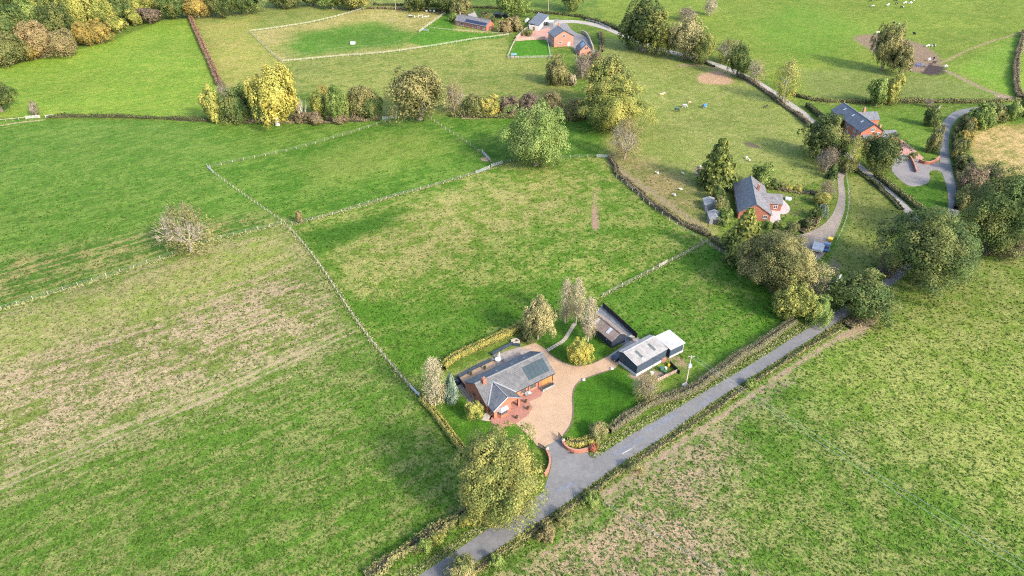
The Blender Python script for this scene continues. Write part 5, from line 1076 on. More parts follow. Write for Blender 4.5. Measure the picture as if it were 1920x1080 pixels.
tz = hz(tx, ty) + rng.uniform(.0, .07, nT); nrm = rng.normal(0, .34, (nT, 3)) + np.array([0, 0, 1.0])
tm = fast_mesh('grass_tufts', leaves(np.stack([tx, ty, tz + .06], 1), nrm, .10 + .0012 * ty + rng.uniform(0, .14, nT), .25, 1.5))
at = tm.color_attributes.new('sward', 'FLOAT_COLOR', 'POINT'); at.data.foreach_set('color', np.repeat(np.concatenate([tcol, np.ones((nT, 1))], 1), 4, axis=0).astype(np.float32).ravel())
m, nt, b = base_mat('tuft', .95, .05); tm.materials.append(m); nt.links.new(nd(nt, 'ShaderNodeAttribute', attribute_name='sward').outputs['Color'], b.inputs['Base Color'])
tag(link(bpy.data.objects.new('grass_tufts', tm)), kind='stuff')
# ------------------------------------------------------------------ fences, walls and gates
plain('post_pale', (.36, .33, .27), (.27, .245, .20), 6, .9)
plain('post_grey', (.30, .27, .23), (.21, .19, .16), 6, .9)
plain('rail_pale', (.34, .32, .25), (.26, .24, .185), 6, .9)
plain('wire', (.26, .26, .22), (.2, .2, .17), 6, .7)
plain('galv', (.34, .36, .38), (.28, .30, .32), 5, .45, 0, .2)
plain('rust', (.22, .10, .05), None, 5, .9)
plain('blue_plastic', (.03, .12, .42), None, 5, .5)
plain('blue_car', (.05, .16, .38), None, 9, .3, 0, 0, .6)
plain('black_car', (.010, .013, .022), None, 9, .25, 0, 0, .6)
plain('rubber', (.012, .012, .012), None, 9, .9)
plain('yellow_paint', (.60, .38, .02), None, 9, .6)
plain('white_cloth', (.75, .75, .72), None, 5, .9)
plain('plant_pot', (.15, .07, .05), None, 6, .8)
plain('green_plastic', (.05, .14, .09), None, 5, .6)
plain('pole_wood', (.34, .29, .24), (.25, .21, .17), 5, .9)
def fence(name, pts, label, step=3.0, h=1.15, r=.055, rails=0, wires=3, pmat='post_pale', rmat='rail_pale', sm=1, cat='fence', wr=.018, skip=None):
    p = resample(chaikin(GL(pts), sm), step); b0 = Vector((*p[len(p) // 2], hz1(*p[len(p) // 2]))); o = empty(name, b0); tag(o, label, cat)
    pm = MB().box(-r, r, -r, r, -.25, h, .008); me_ = bpy.data.meshes.new('post'); me_.from_pydata(pm.v, [], pm.f); me_.materials.append(MATS[pmat])
    for q_ in p:
        inst('post', me_, o, Vector((q_[0], q_[1], hz1(*q_))) - b0, rng.uniform(0, 1), (1, 1, rng.uniform(.92, 1.1)))
    for k in range(rails):
        mb = MB(); z = h - .12 - k * .42
        for a, b_ in zip(p[:-1], p[1:]): mb.beam(Vector((*a, hz1(*a) + z)) - b0, Vector((*b_, hz1(*b_) + z)) - b0, .06, .13)
        mb.build('rail', rmat, o)
    for k in range(wires):
        mb = MB(); z = h - .1 - k * (h - .25) / max(1, wires - .3)
        for a, b_ in zip(p[:-1], p[1:]): mb.beam(Vector((*a, hz1(*a) + z)) - b0, Vector((*b_, hz1(*b_) + z)) - b0, wr)
        mb.build('wire', 'wire', o)
    return o
fence('wire_fence', [(-60, 597), (0, 578), (155, 528), (300, 485), (350, 465), (435, 440), (528, 421)], 'wire fence with pale posts passing the lone hawthorn', 3.6)
fence('wire_fence', [(390, 316), (420, 338), (470, 374), (535, 420)], 'closely posted wire fence on the left side of the middle paddock', 2.2)
fence('wire_fence', [(394, 313), (470, 296), (560, 275), (650, 248), (738, 224)], 'wire fence along the upper side of the middle paddock', 4.0)
fence('wire_fence', [(548, 421), (620, 404), (700, 378), (790, 352), (892, 321)], 'wire fence with a low rail along the lower side of the middle paddock', 3.2, rails=0, wires=4)
fence('wire_fence', [(803, 220), (830, 240), (868, 262), (905, 286), (926, 305)], 'wire fence falling from the spreading tree to the paddock gates', 3.2)
fence('wire_fence', [(540, 426), (570, 458), (602, 500), (640, 560), (680, 620), (712, 660), (770, 728)], 'long pale wire fence dividing the tan field from the rough paddock', 2.4, 1.2, wires=4, wr=.02)
fence('wire_fence', [(1130, 556), (1180, 530), (1236, 502)], 'pale wire fence running up from the stable yard', 2.4, 1.1, wires=4, wr=.02)
fence('wire_fence', [(1250, 495), (1290, 474), (1326, 453)], 'short wire fence between the field hurdle and the hedge', 2.4, 1.1, wires=4, wr=.02)
fence('wire_fence', [(1156, 334), (1190, 362), (1230, 396), (1290, 436), (1340, 466), (1400, 505)], 'wire fence with dark posts along the brown paddock hedge', 3.6, 1.2)
fence('wire_fence', [(942, 303), (970, 297), (1060, 295), (1118, 294)], 'wire fence behind the round light green oak', 3.2)
fence('rail_fence', [(470, 60), (530, 52), (600, 41), (640, 31), (682, 17)], 'pale rail fence on the upper left of the far paddock', 3.0, 1.2, .06, rails=2, wires=0)
fence('rail_fence', [(470, 61), (485, 78), (505, 98), (529, 118)], 'rail fence on the left end of the far paddock', 3.0, 1.2, .06, rails=2, wires=0, rmat='post_grey', pmat='post_grey')
fence('rail_fence', [(530, 118), (620, 111), (700, 105), (770, 95), (860, 82), (954, 67)], 'long pale rail fence along the lower side of the far paddock', 3.0, 1.25, .06, rails=2, wires=0)
fence('board_fence', [(786, 64), (805, 48), (845, 18)], 'close pale fence from the far paddock up to the barn conversion', 2.2, 1.3, .06, rails=3, wires=0)
fence('rail_fence', [(806, 55), (850, 58), (905, 62), (960, 66)], 'low white rail fence in front of the barn conversion', 3.0, 1.0, .05, rails=1, wires=1)
fence('electric_fence', [(530, 112), (600, 98), (655, 90), (720, 88), (785, 72)], 'thin electric fence across the far paddock', 6.5, .9, .03, 0, 1)
fence('rail_fence', [(953, 110), (985, 109), (1036, 108)], 'timber fence on the lower side of the square lawn', 2.5, 1.2, .06, rails=3, wires=0, rmat='post_grey')
fence('rail_fence', [(952, 108), (958, 92), (966, 76)], 'timber fence on the left side of the square lawn', 2.2, 1.2, .06, rails=3, wires=0)
fence('rail_fence', [(1026, 76), (1029, 90), (1032, 107)], 'white fence on the right side of the square lawn', 2.2, 1.0, .05, rails=2, wires=0, pmat='white_paint', rmat='white_paint')
fence('paddock_fence', [(1586, 326), (1588, 350), (1592, 385), (1584, 420), (1566, 458)], 'curving wire fence along the dirt drive', 3.0, 1.1, wires=3)
fence('paddock_fence', [(1586, 326), (1600, 322), (1612, 319)], 'short white fence at the top of the small paddock', 2.2, 1.1, rails=1, wires=1, pmat='white_paint')
fence('broken_fence', [(1136, 946), (1152, 960), (1178, 974), (1240, 1012), (1300, 1046), (1380, 1095)], 'broken wire fence in the bottom right field', 5.5, .9, .05, 0, 2, wr=.03, pmat='post_grey')
fence('wire_fence', [(0, 231), (30, 229), (50, 227)], 'short pale fence left of the white field gate', 2.5, 1.1, .06, rails=1, wires=1)
fence('garden_rail_fence', [(1098, 39), (1120, 44), (1145, 56)], 'white rail fence on the farm lane verge', 3, 1.1, .05, rails=2, wires=0, pmat='white_paint', rmat='white_paint')
def field_gate(p0, p1, label, mat='galv', h=1.15, name='field_gate', bars=5):
    a, b_ = Vector((*G(*p0), 0)), Vector((*G(*p1), 0)); a.z = hz1(a.x, a.y); b_.z = hz1(b_.x, b_.y); L = (b_ - a).length
    o = empty(name, a, math.atan2((b_ - a).y, (b_ - a).x)); tag(o, label, 'gate')
    for k in range(bars): MB().beam((0, 0, .18 + k * (h - .2) / (bars - 1)), (L, 0, .18 + k * (h - .2) / (bars - 1)), .06, .08).build('bar', mat, o)
    for x in (0, L / 2, L): MB().beam((x, 0, .1), (x, 0, h + .02), .062, .062).build('upright', mat, o)
    for x in (-.14, L + .14): MB().box(x - .08, x + .08, -.08, .08, -.2, h + .2).build('gate_post', 'post_grey', o)
    return o
field_gate((894, 321), (917, 312), 'wide galvanised gate at the lower paddock corner')
field_gate((922, 309), (940, 303), 'second galvanised gate beside the round light green oak')
field_gate((904, 283), (917, 297), 'galvanised gate above the bare soil at the paddock corner')
field_gate((718, 223), (743, 221), 'green-grey metal gate at the end of the hedge cluster')
field_gate((1120, 295), (1148, 296), 'long galvanised gate beside the grey-brown half bare tree')
field_gate((389, 313), (398, 322), 'narrow gate at the left corner of the middle paddock')
field_gate((52, 226), (76, 224), 'white wooden gate at the left end of the low dark hedge', 'white_paint')
field_gate((88, 224), (102, 223), 'small white hurdle beside the low dark hedge', 'white_paint')
field_gate((770, 728), (786, 744), 'galvanised gate beside the tall pale birch', 'galv')
field_gate((1236, 502), (1249, 495), 'pale timber hurdle in the wire fence above the lush paddock', 'post_pale')
field_gate((1303, 108), (1318, 112), 'blue-grey metal gate beside the sandy patch')
field_gate((386, 113), (398, 116), 'white gate in the copper hedge', 'white_paint')
field_gate((790, 60), (803, 61), 'small silver gate below the close pale fence')
def strip(name, pts, h, th, mat, label, cop=None, cat='wall', sm=2, parent=None, base=-.1, children=None):
    p = resample(chaikin(GL(pts), sm) if sm else GL(pts), .7); b0 = Vector((*p[len(p) // 2], 0)); o = empty(name, b0); tag(o, label, cat)
    def sk(hh0, hh1, t):
        L, Q = offset_line(p, t / 2), offset_line(p, -t / 2); mb = MB(); n = len(p); A = lambda q_, z: (q_[0] - b0.x, q_[1] - b0.y, z)
        for i in range(n - 1):
            mb.poly([A(Q[i], hh0), A(Q[i + 1], hh0), A(Q[i + 1], hh1), A(Q[i], hh1)]); mb.poly([A(L[i + 1], hh0), A(L[i], hh0), A(L[i], hh1), A(L[i + 1], hh1)]); mb.poly([A(Q[i], hh1), A(Q[i + 1], hh1), A(L[i + 1], hh1), A(L[i], hh1)])
        mb.poly([A(L[0], hh0), A(Q[0], hh0), A(Q[0], hh1), A(L[0], hh1)]); mb.poly([A(Q[-1], hh0), A(L[-1], hh0), A(L[-1], hh1), A(Q[-1], hh1)]); return mb
    sk(base, h, th).build('wall_body', mat, o)
    if cop: sk(h + .002, h + .09, th + .12).build('coping', cop, o)
    return o
def pillar(o, px, py, w, h, mat='brick', cap='sandstone'):
    g = G(px, py); x, y = g[0] - o.location.x, g[1] - o.location.y
    pl_ = MB().box(x - w / 2, x + w / 2, y - w / 2, y + w / 2, -.1, h).build('pillar', mat, o)
    MB().box(x - w / 2 - .07, x + w / 2 + .07, y - w / 2 - .07, y + w / 2 + .07, h + .002, h + .1).box(x - w / 2 + .02, x + w / 2 - .02, y - w / 2 + .02, y + w / 2 - .02, h + .1, h + .24, .12).build('pillar_cap', cap, pl_)
w_ = strip('entrance_wall', [(1026, 852), (1031, 862), (1031, 875), (1027, 886), (1021, 894)], .95, .28, 'brick', 'curved brick entrance wall with pale pillar beside the large oak', 'brick_pale'); pillar(w_, 1026, 850, .5, 1.4)
w_ = strip('entrance_wall', [(1057, 836), (1062, 843), (1072, 848), (1085, 850), (1098, 847), (1110, 842)], .85, .28, 'brick', 'curved brick entrance wall in front of the low clipped hedge', 'brick_pale'); pillar(w_, 1056, 834, .5, 1.4)
MB().box(-.35, .35, -.03, .03, .25, .55).build('name_plate', 'black_car', w_).location = Vector((*G(1073, 850), 0)) - w_.location + Vector((-.1, -.25, 0))
def plank_gate(px, py, ang, label):
    o = empty('drive_gate', (*G(px, py), 0), ang); tag(o, label, 'gate')
    MB().box(0, 2.2, -.03, .03, .15, .25).box(0, 2.2, -.03, .03, 1.15, 1.25).build('gate_rail', 'black_fence', o)
    for k in range(12): MB().box(k * .185, k * .185 + .1, -.05, -.031, .15, 1.3 + .15 * math.sin(k / 11 * math.pi)).build('bar', 'black_fence', o)
plank_gate(1055, 832, R(112), 'black drive gate folded back beside the right entrance pillar'); plank_gate(1024, 848, R(140), 'black drive gate folded back against the left entrance wall')
def slat_fence(name, pts, h, label, mat='black_fence', step=.55):
    p = resample(GL(pts), step); b0 = Vector((*p[len(p) // 2], 0)); o = empty(name, b0); tag(o, label, 'fence')
    a = p[1] - p[0]; an = math.atan2(a[1], a[0]); mb = MB().box(-.255, .255, -.02, .02, 0, h); me_ = bpy.data.meshes.new('board'); me_.from_pydata(mb.v, [], mb.f); me_.materials.append(MATS[mat])
    for i in range(len(p) - 1):
        d = p[i + 1] - p[i]; inst('board', me_, o, Vector((*((p[i] + p[i + 1]) / 2), rng.uniform(-.02, .02))) - b0, math.atan2(d[1], d[0]))
    for i in range(0, len(p), 4): q_ = p[i]; MB().box(q_[0] - b0.x - .06, q_[0] - b0.x + .06, q_[1] - b0.y + .03, q_[1] - b0.y + .15, 0, h + .05).build('post', mat, o)
    return o
slat_fence('board_fence', [(1130, 576), (1162, 604), (1194, 634)], 1.5, 'tall black board fence behind the stable yard')
slat_fence('board_fence', [(872, 728), (862, 716), (858, 708)], 1.1, 'short black board fence at the back corner of the brick bungalow')
slat_fence('board_fence', [(1256, 684), (1268, 696), (1274, 702)], 1.1, 'dark board fence at the end of the shed garden')
slat_fence('paling_fence', [(1232, 716), (1252, 706), (1272, 697)], 1.0, 'tan paling fence in front of the cluttered shed garden', 'stone_wall', .6)
strip('retaining_wall', [(857, 710), (885, 694), (921, 677)], .6, .4, 'navy_lit', 'long dark blue retaining wall behind the brick bungalow', sm=0)
strip('retaining_wall', [(921, 666), (940, 656), (958, 647), (975, 649)], .7, .4, 'navy_lit', 'dark blue retaining wall around the back terrace', sm=0)
strip('planter_wall', [(958, 643), (968, 639), (975, 645), (962, 647)], .75, .3, 'sandstone', 'pale stone planter at the end of the back terrace', 'pale_flag', sm=0)
strip('forecourt_wall', [(1704, 294), (1712, 308), (1717, 324)], 1.0, .35, 'brick', 'low brick wall dividing the forecourt from the pink terrace', 'brick_pale')
strip('forecourt_wall', [(1722, 304), (1735, 309), (1750, 307), (1760, 298)], 1.1, .35, 'brick', 'curved brick wall at the forecourt entrance', 'brick_pale')
strip('yard_wall', [(1090, 62), (1100, 66), (1106, 78), (1112, 94)], 1.6, .5, 'stone_wall', 'grey stone yard wall right of the farmhouse', 'sandstone')
strip('yard_wall', [(968, 74), (985, 58), (1004, 40), (1010, 28)], 1.5, .5, 'stone_wall', 'long stone wall left of the slate outbuilding', 'sandstone')
strip('yard_wall', [(966, 77), (990, 75), (1022, 73)], 1.3, .6, 'stone_wall', 'pink stone wall along the top of the square lawn', 'sandstone')
strip('drive_wall', [(1494, 446), (1505, 443), (1520, 440)], .5, .4, 'stone_wall', 'low stone kerb wall at the bottom of the dirt drive border', 'sandstone')
strip('gateway_wall', [(1550, 548), (1562, 536), (1572, 526), (1576, 520)], .9, .3, 'white_render', 'white curved gateway wall glimpsed below the pale ash', 'white_paint')
strip('lane_wall', [(1748, 226), (1754, 212), (1762, 202)], 1.1, .6, 'stone_wall', 'stone bank wall at the upper lane bend', 'sandstone')
# ------------------------------------------------------------------ poles and wires
def pole(px, py, h, label, box=False, name='utility_pole'):
    g = G(px, py); o = empty(name, (*g, hz1(*g))); tag(o, label, 'pole')
    MB().tube((0, 0, -.3), (0, 0, h), .16, .11, 8).build('pole_shaft', 'pole_wood', o); MB().beam((-.7, 0, h - .3), (.7, 0, h - .3), .1, .12).build('crossarm', 'pole_wood', o)
    for x in (-.6, 0, .6): MB().tube((x, 0, h - .23), (x, 0, h - .02), .05, .03, 6).build('insulator', 'white_paint', o)
    if box: MB().box(-.35, .35, -.6, -.13, h - 3.0, h - 2.2).build('transformer', 'galv', o)
    return o, Vector((*g, hz1(*g) + h))
p1, t1 = pole(1286, 720, 8.3, 'utility pole with grey transformer behind the roadside hedge', True)
pole(1629, 319, 5.0, 'wooden pole beside the farm track hedge'); pole(1028, 24, 8.5, 'thin pole behind the slate outbuilding'); pole(742, 19, 9, 'thin pole at the top of the far paddock'); pole(1465, 180, 6.5, 'pale pole beside the tall pale yellow tree')
e1 = Vector((*G(1990, 1106, 7.4), 8.0)); ext = e1 + (e1 - t1) * .15
for k, dx in enumerate((-.6, .6)):
    mb = MB(); q0 = t1 + Vector((dx, 0, 0)); q1 = ext + Vector((dx * 1.6 + .2, dx * .6, 0)); n = 24
    pts = [q0.lerp(q1, i / n) - Vector((0, 0, 1.1 * 4 * (i / n) * (1 - i / n))) for i in range(n + 1)]
    for a, b_ in zip(pts[:-1], pts[1:]): mb.beam(a, b_, .026)
    tag(mb.build('overhead_wire', 'galv'), ['lower', 'upper'][k] + ' of the two thin overhead wires crossing the bottom right field', 'wire', 'overhead wires')
# ------------------------------------------------------------------ vehicles
def car(px, py, ang, mat, label, L=4.2, W=1.75, name='parked_car', pickup=False):
    g = G(px, py); o = empty(name, (*g, hz1(*g) + .03), ang); tag(o, label, 'car')
    w = W / 2; prof = [(-L / 2, .35), (-L / 2, .8), (-L * .47, .95), (L * .2, .98), (L * .42, .86), (L / 2, .66), (L / 2, .35)]
    def loft(pr, wid, mt, nm, top=.0):
        n = len(pr); mb = MB(); A = [(x, -wid + (top if z > .9 else 0), z) for x, z in pr]; B = [(x, wid - (top if z > .9 else 0), z) for x, z in pr]
        mb.poly(list(reversed(A))) if False else mb.poly(A); mb.poly(list(reversed(B)))
        for i in range(n): j = (i + 1) % n; mb.poly([A[j], A[i], B[i], B[j]])
        return mb.build(nm, mt, o)
    body = loft(list(reversed(prof)), w, mat, 'body', .08)
    cab = ([(-L * .10, .96), (-L * .04, 1.55), (L * .12, 1.55), (L * .27, .96)] if pickup else [(-L * .46, .96), (-L * .38, 1.42), (L * .06, 1.42), (L * .25, .96)])
    mb = MB(); a = [(x, -w + (.10 if z < 1 else .26), z) for x, z in cab]; b_ = [(x, w - (.10 if z < 1 else .26), z) for x, z in cab]
    mb.poly(list(reversed(a))); mb.poly(b_)
    for i in range(4): j = (i + 1) % 4; mb.poly([a[i], a[j], b_[j], b_[i]])
    gl = mb.build('cabin_glass', 'glass', o)
    x0, x1, zt = cab[1][0], cab[2][0], cab[1][1]; MB().box(x0 - .02, x1 + .02, -w + .24, w - .24, zt + .003, zt + .05, .03).build('roof', mat, o)
    for sx in (-L * .31, L * .32):
        for sy in (-w + .02, w - .22):
            wh = MB().tube((sx, sy, .33), (sx, sy + .2, .33), .33, .33, 12).build('wheel', 'rubber', o); MB().tube((sx, sy - .01, .33), (sx, sy + .21, .33), .18, .18, 10).build('rim', 'galv', wh)
    for sy in (-w + .12, w - .42): MB().box(L / 2 + .002, L / 2 + .03, sy, sy + .3, .55, .68).build('headlight', 'white_paint', o); MB().box(-L / 2 - .03, -L / 2 - .002, sy, sy + .3, .68, .8).build('tail_light', 'rust', o)
    if pickup: MB().box(-L * .46, -L * .13, -w + .15, w - .15, .985, 1.0).build('load_bed', 'dark_wood', o)
    return o
car(1160, 671, R(216.6), 'black_car', 'black car parked at the end of the tin-roofed shed', 3.9)
car(1549, 466, R(62), 'blue_car', 'blue pickup parked next to the white trailer on the dirt drive', 4.6, 1.8, 'pickup', True)
Tr = empty('flat_trailer', (*G(1533, 468), 0), R(62)); tag(Tr, 'white flat-topped trailer parked left of the blue pickup', 'trailer')
MB().box(-2.3, 2.3, -1.5, 1.5, .55, 1.1).build('box_body', 'white_render', Tr); MB().box(-2.36, 2.36, -1.56, 1.56, 1.103, 1.2).build('lid', 'tin_white', Tr); MB().beam((2.3, 0, .6), (3.4, 0, .55), .1).build('drawbar', 'dark_wood', Tr)
for sx in (-.4, .5):
    for sy in (-1.62, 1.5): MB().tube((sx, sy, .33), (sx, sy + .12, .33), .33, .33, 10).build('wheel', 'rubber', Tr)
Yb = empty('yellow_skip', (*G(1556, 452), 0), R(60)); tag(Yb, 'small yellow trailer box behind the blue pickup', 'trailer'); MB().hexa([(-.6, -.5, .3), (.6, -.5, .3), (.6, .5, .3), (-.6, .5, .3)], [(-.8, -.65, 1.0), (.8, -.65, 1.0), (.8, .65, 1.0), (-.8, .65, 1.0)]).build('box_body', 'yellow_paint', Yb)
for sy in (-.6, .5): MB().tube((0, sy, .25), (0, sy + .1, .25), .25, .25, 10).build('wheel', 'rubber', Yb)
# ------------------------------------------------------------------ garden things
def potted(px, py, label, s=1.0):
    o = empty('potted_plant', (*G(px, py), .04)); tag(o, label, 'plant', 'pots around the brick bungalow'); MB().tube((0, 0, 0), (0, 0, .4 * s), .17 * s, .24 * s, 10).build('pot', 'plant_pot', o)
    inst('foliage', CR['S'][0], o, (0, 0, .65 * s), 0, (.34 * s, .34 * s, .34 * s), 'hedge_dark')
for x, y, l in [(990, 768, 'potted plant on the right edge of the brick terrace'), (969, 785, 'potted plant at the lower terrace edge, right one'), (934, 802, 'potted plant at the lowest corner of the brick terrace'), (986, 755, 'potted plant beside the porch pillar'), (883, 703, 'left one of the two potted plants behind the bungalow'), (909, 692, 'right one of the two potted plants behind the bungalow'), (957, 762, 'potted plant beside the bay window')]: potted(x, y, l)
Tb = empty('garden_table', (*G(934, 678), .04)); tag(Tb, 'round white garden table on the back terrace', 'table'); MB().tube((0, 0, .70), (0, 0, .76), .75, .75, 18).build('table_top', 'white_paint', Tb); MB().tube((0, 0, .02), (0, 0, .7), .06, .06, 8).build('leg', 'galv', Tb); MB().tube((0, 0, 0), (0, 0, .04), .35, .3, 12).build('base', 'galv', Tb)
Pa = empty('folded_parasol', (*G(936, 674), .04)); tag(Pa, 'folded cream parasol standing by the white garden table', 'parasol'); MB().tube((0, 0, 0), (0, 0, 2.4), .03, .03, 6).build('pole_shaft', 'galv', Pa); MB().tube((0, 0, 1.0), (0, 0, 2.3), .20, .04, 9).build('canopy', 'white_cloth', Pa); MB().tube((0, 0, 0), (0, 0, .12), .3, .25, 10).build('base', 'concrete', Pa)
def chair(px, py, ang, label, mat='metal_grey'):
    o = empty('garden_chair', (*G(px, py), .04), ang); tag(o, label, 'chair', 'garden chairs on the back terrace'); MB().box(-.25, .25, -.25, .25, .42, .47).build('seat', mat, o); MB().box(-.25, .25, .21, .26, .47, .95).build('backrest', mat, o)
    for sx in (-.22, .22):
        for sy in (-.22, .22): MB().box(sx - .025, sx + .025, sy - .025, sy + .025, 0, .42).build('leg', mat, o)
for x, y, a, l in [(926, 677, 1.4, 'grey garden chair left of the white table'), (943, 677, -1.6, 'grey garden chair right of the white table'), (930, 672, .4, 'grey garden chair behind the white table')]: chair(x, y, a, l)
Bb = empty('covered_barbecue', (*G(857, 718), .03), R(-50)); tag(Bb, 'black covered box beside the board fence at the bungalow corner', 'barbecue'); MB().box(-.75, .75, -.45, .45, 0, .75, .06).build('cover', 'black_car', Bb); MB().tube((-.6, 0, .76), (.6, 0, .76), .3, .3, 10).build('hood', 'black_car', Bb)
Be = empty('garden_bench', (*G(990, 741), .04), RA); tag(Be, 'grey garden bench with white cushion outside the bungalow windows', 'bench')
MB().box(-.75, .75, -.3, .3, .40, .46).build('seat', 'metal_grey', Be); MB().box(-.75, .75, .24, .3, .46, .95).build('backrest', 'metal_grey', Be); MB().box(.05, .7, -.27, .2, .463, .6, .04).build('cushion', 'white_cloth', Be)
for sx in (-.7, .7):
    for sy in (-.25, .25): MB().box(sx - .03, sx + .03, sy - .03, sy + .03, 0, .4).build('leg', 'metal_grey', Be)
Tp = empty('raised_trough', (*G(1027, 727), .03), RA); tag(Tp, 'long slate-grey planter trough below the timber garage door', 'planter'); MB().box(-1.7, 1.7, -.45, .45, 0, .5, .03).build('trough_body', 'slate_grey' if 'slate_grey' in MATS else 'lead', Tp); MB().box(-1.6, 1.6, -.36, .36, .503, .52).build('soil', 'stems', Tp)
for i, (x, y, mt, lb, sz) in enumerate([(1244, 678, 'brick_pale', 'terracotta coloured crate beside the shed annex', .9), (1240, 694, 'green_plastic', 'larger green bin in the cluttered shed garden', .8), (1247, 700, 'green_plastic', 'smaller green bin in the cluttered shed garden', .55), (1254, 687, 'yellow_paint', 'yellow tub in the cluttered shed garden', .5), (1222, 703, 'white_paint', 'white chest in the cluttered shed garden', .7), (1248, 692, 'white_paint', 'small white chest between the green bins', .45), (1184, 637, 'sandstone', 'pale timber crate between stable and tin shed', .9)]):
    o = empty('storage_bin', (*G(x, y), .02), .4 * i); tag(o, lb, 'bin'); MB().hexa([(-sz * .5, -sz * .4, 0), (sz * .5, -sz * .4, 0), (sz * .5, sz * .4, 0), (-sz * .5, sz * .4, 0)], [(-sz * .6, -sz * .48, sz), (sz * .6, -sz * .48, sz), (sz * .6, sz * .48, sz), (-sz * .6, sz * .48, sz)]).build('bin_body', mt, o); MB().box(-sz * .63, sz * .63, -sz * .51, sz * .51, sz + .003, sz + .06).build('lid', mt, o)
for x, y, a, L_, lb in [(1318, 712, R(35), 2.0, 'long grey box behind the roadside hedge right of the pole'), (1284, 726, R(35), 1.2, 'grey cabinet at the foot of the utility pole')]:
    o = empty('meter_cabinet', (*G(x, y), 0), a); tag(o, lb, 'cabinet'); MB().box(-L_ / 2, L_ / 2, -.4, .4, 0, .8).build('cabinet_body', 'galv', o); MB().slab((-L_ / 2 - .05, -.46, .82), (L_ / 2 + .05, -.46, .82), (L_ / 2 + .05, .46, .92), (-L_ / 2 - .05, .46, .92), .05).build('lid', 'concrete', o)
for x, y, lb in [(1094, 713, 'white boulder on the drive edge nearest the brick bungalow'), (1147, 692, 'white boulder on the drive edge nearest the tin shed')]:
    bm = bmesh.new(); bmesh.ops.create_icosphere(bm, subdivisions=2, radius=.42)
    for v_ in bm.verts: v_.co *= 1 + rng.uniform(-.15, .15); v_.co.z = v_.co.z * .6 + .15
    me_ = bpy.data.meshes.new('boulder'); bm.to_mesh(me_); bm.free(); me_.materials.append(MATS['white_render']); o = link(bpy.data.objects.new('boulder', me_)); o.location = (*G(x, y), .02); tag(o, lb, 'boulder')
Wp = empty('patio_parasol', (*G(1462, 386), .04)); tag(Wp, 'closed red-brown parasol on the pink bungalow patio', 'parasol'); MB().tube((0, 0, 0), (0, 0, 2.4), .03, .03, 6).build('pole_shaft', 'galv', Wp); MB().tube((0, 0, .9), (0, 0, 2.35), .22, .05, 8).build('canopy', 'brick_dark', Wp); MB().tube((0, 0, 0), (0, 0, .5), .9, .9, 14).build('table_top', 'metal_grey', Wp)
Pf = empty('cold_frame', (*G(1478, 374), .02), R(-20)); tag(Pf, 'pale glass cold frame on the bungalow lawn', 'cold frame'); MB().box(-.9, .9, -.8, .8, 0, .35).build('frame', 'white_paint', Pf); MB().slab((-.95, -.85, .38), (.95, -.85, .38), (.95, .85, .55), (-.95, .85, .55), .03).build('lid', 'rooflight_white', Pf)
for x, y, lb, hx in [(662, 83, 'small white field shelter box in the far paddock', 1.2), (770, 33, 'dark jump stand of the white and dark clutter by the close pale fence', 1.0)]:
    o = empty('water_trough', (*G(x, y), 0)); tag(o, lb, 'trough'); MB().box(-hx, hx, -.8, .8, .05, 1.2).build('trough_body', 'white_paint' if x < 700 else 'dark_wood', o); MB().slab((-hx - .1, -.9, 1.2), (hx + .1, -.9, 1.2), (hx + .1, .9, 1.45), (-hx - .1, .9, 1.45), .06).build('lid', 'tin_white', o)
for i, (x, y) in enumerate([(781, 33), (788, 31), (795, 34), (801, 33)]):
    o = empty('jump_stand', (*G(x, y), hz1(*G(x, y))), .3 * i); tag(o, ['first', 'second', 'third', 'fourth'][i] + ' white jump stand from the left in the far paddock clutter', 'jump', 'jump stands'); MB().box(-1.2, 1.2, -.05, .05, .5, .65).build('bar', 'white_paint', o)
    for s_ in (-1.2, 1.2): MB().box(s_ - .08, s_ + .08, -.3, .3, 0, 1.2).build('upright', 'white_paint', o)
for i, (x, y) in enumerate([(800, 22), (807, 21), (814, 22)]):
    o = empty('silage_bale', (*G(x, y), hz1(*G(x, y)))); tag(o, ['left', 'middle', 'right'][i] + ' one of the three white wrapped bales at the top of the far paddock', 'bale', 'white bales'); MB().tube((-.6, 0, .62), (.6, 0, .62), .62, .62, 14).build('bale_roll', 'white_paint', o, True)
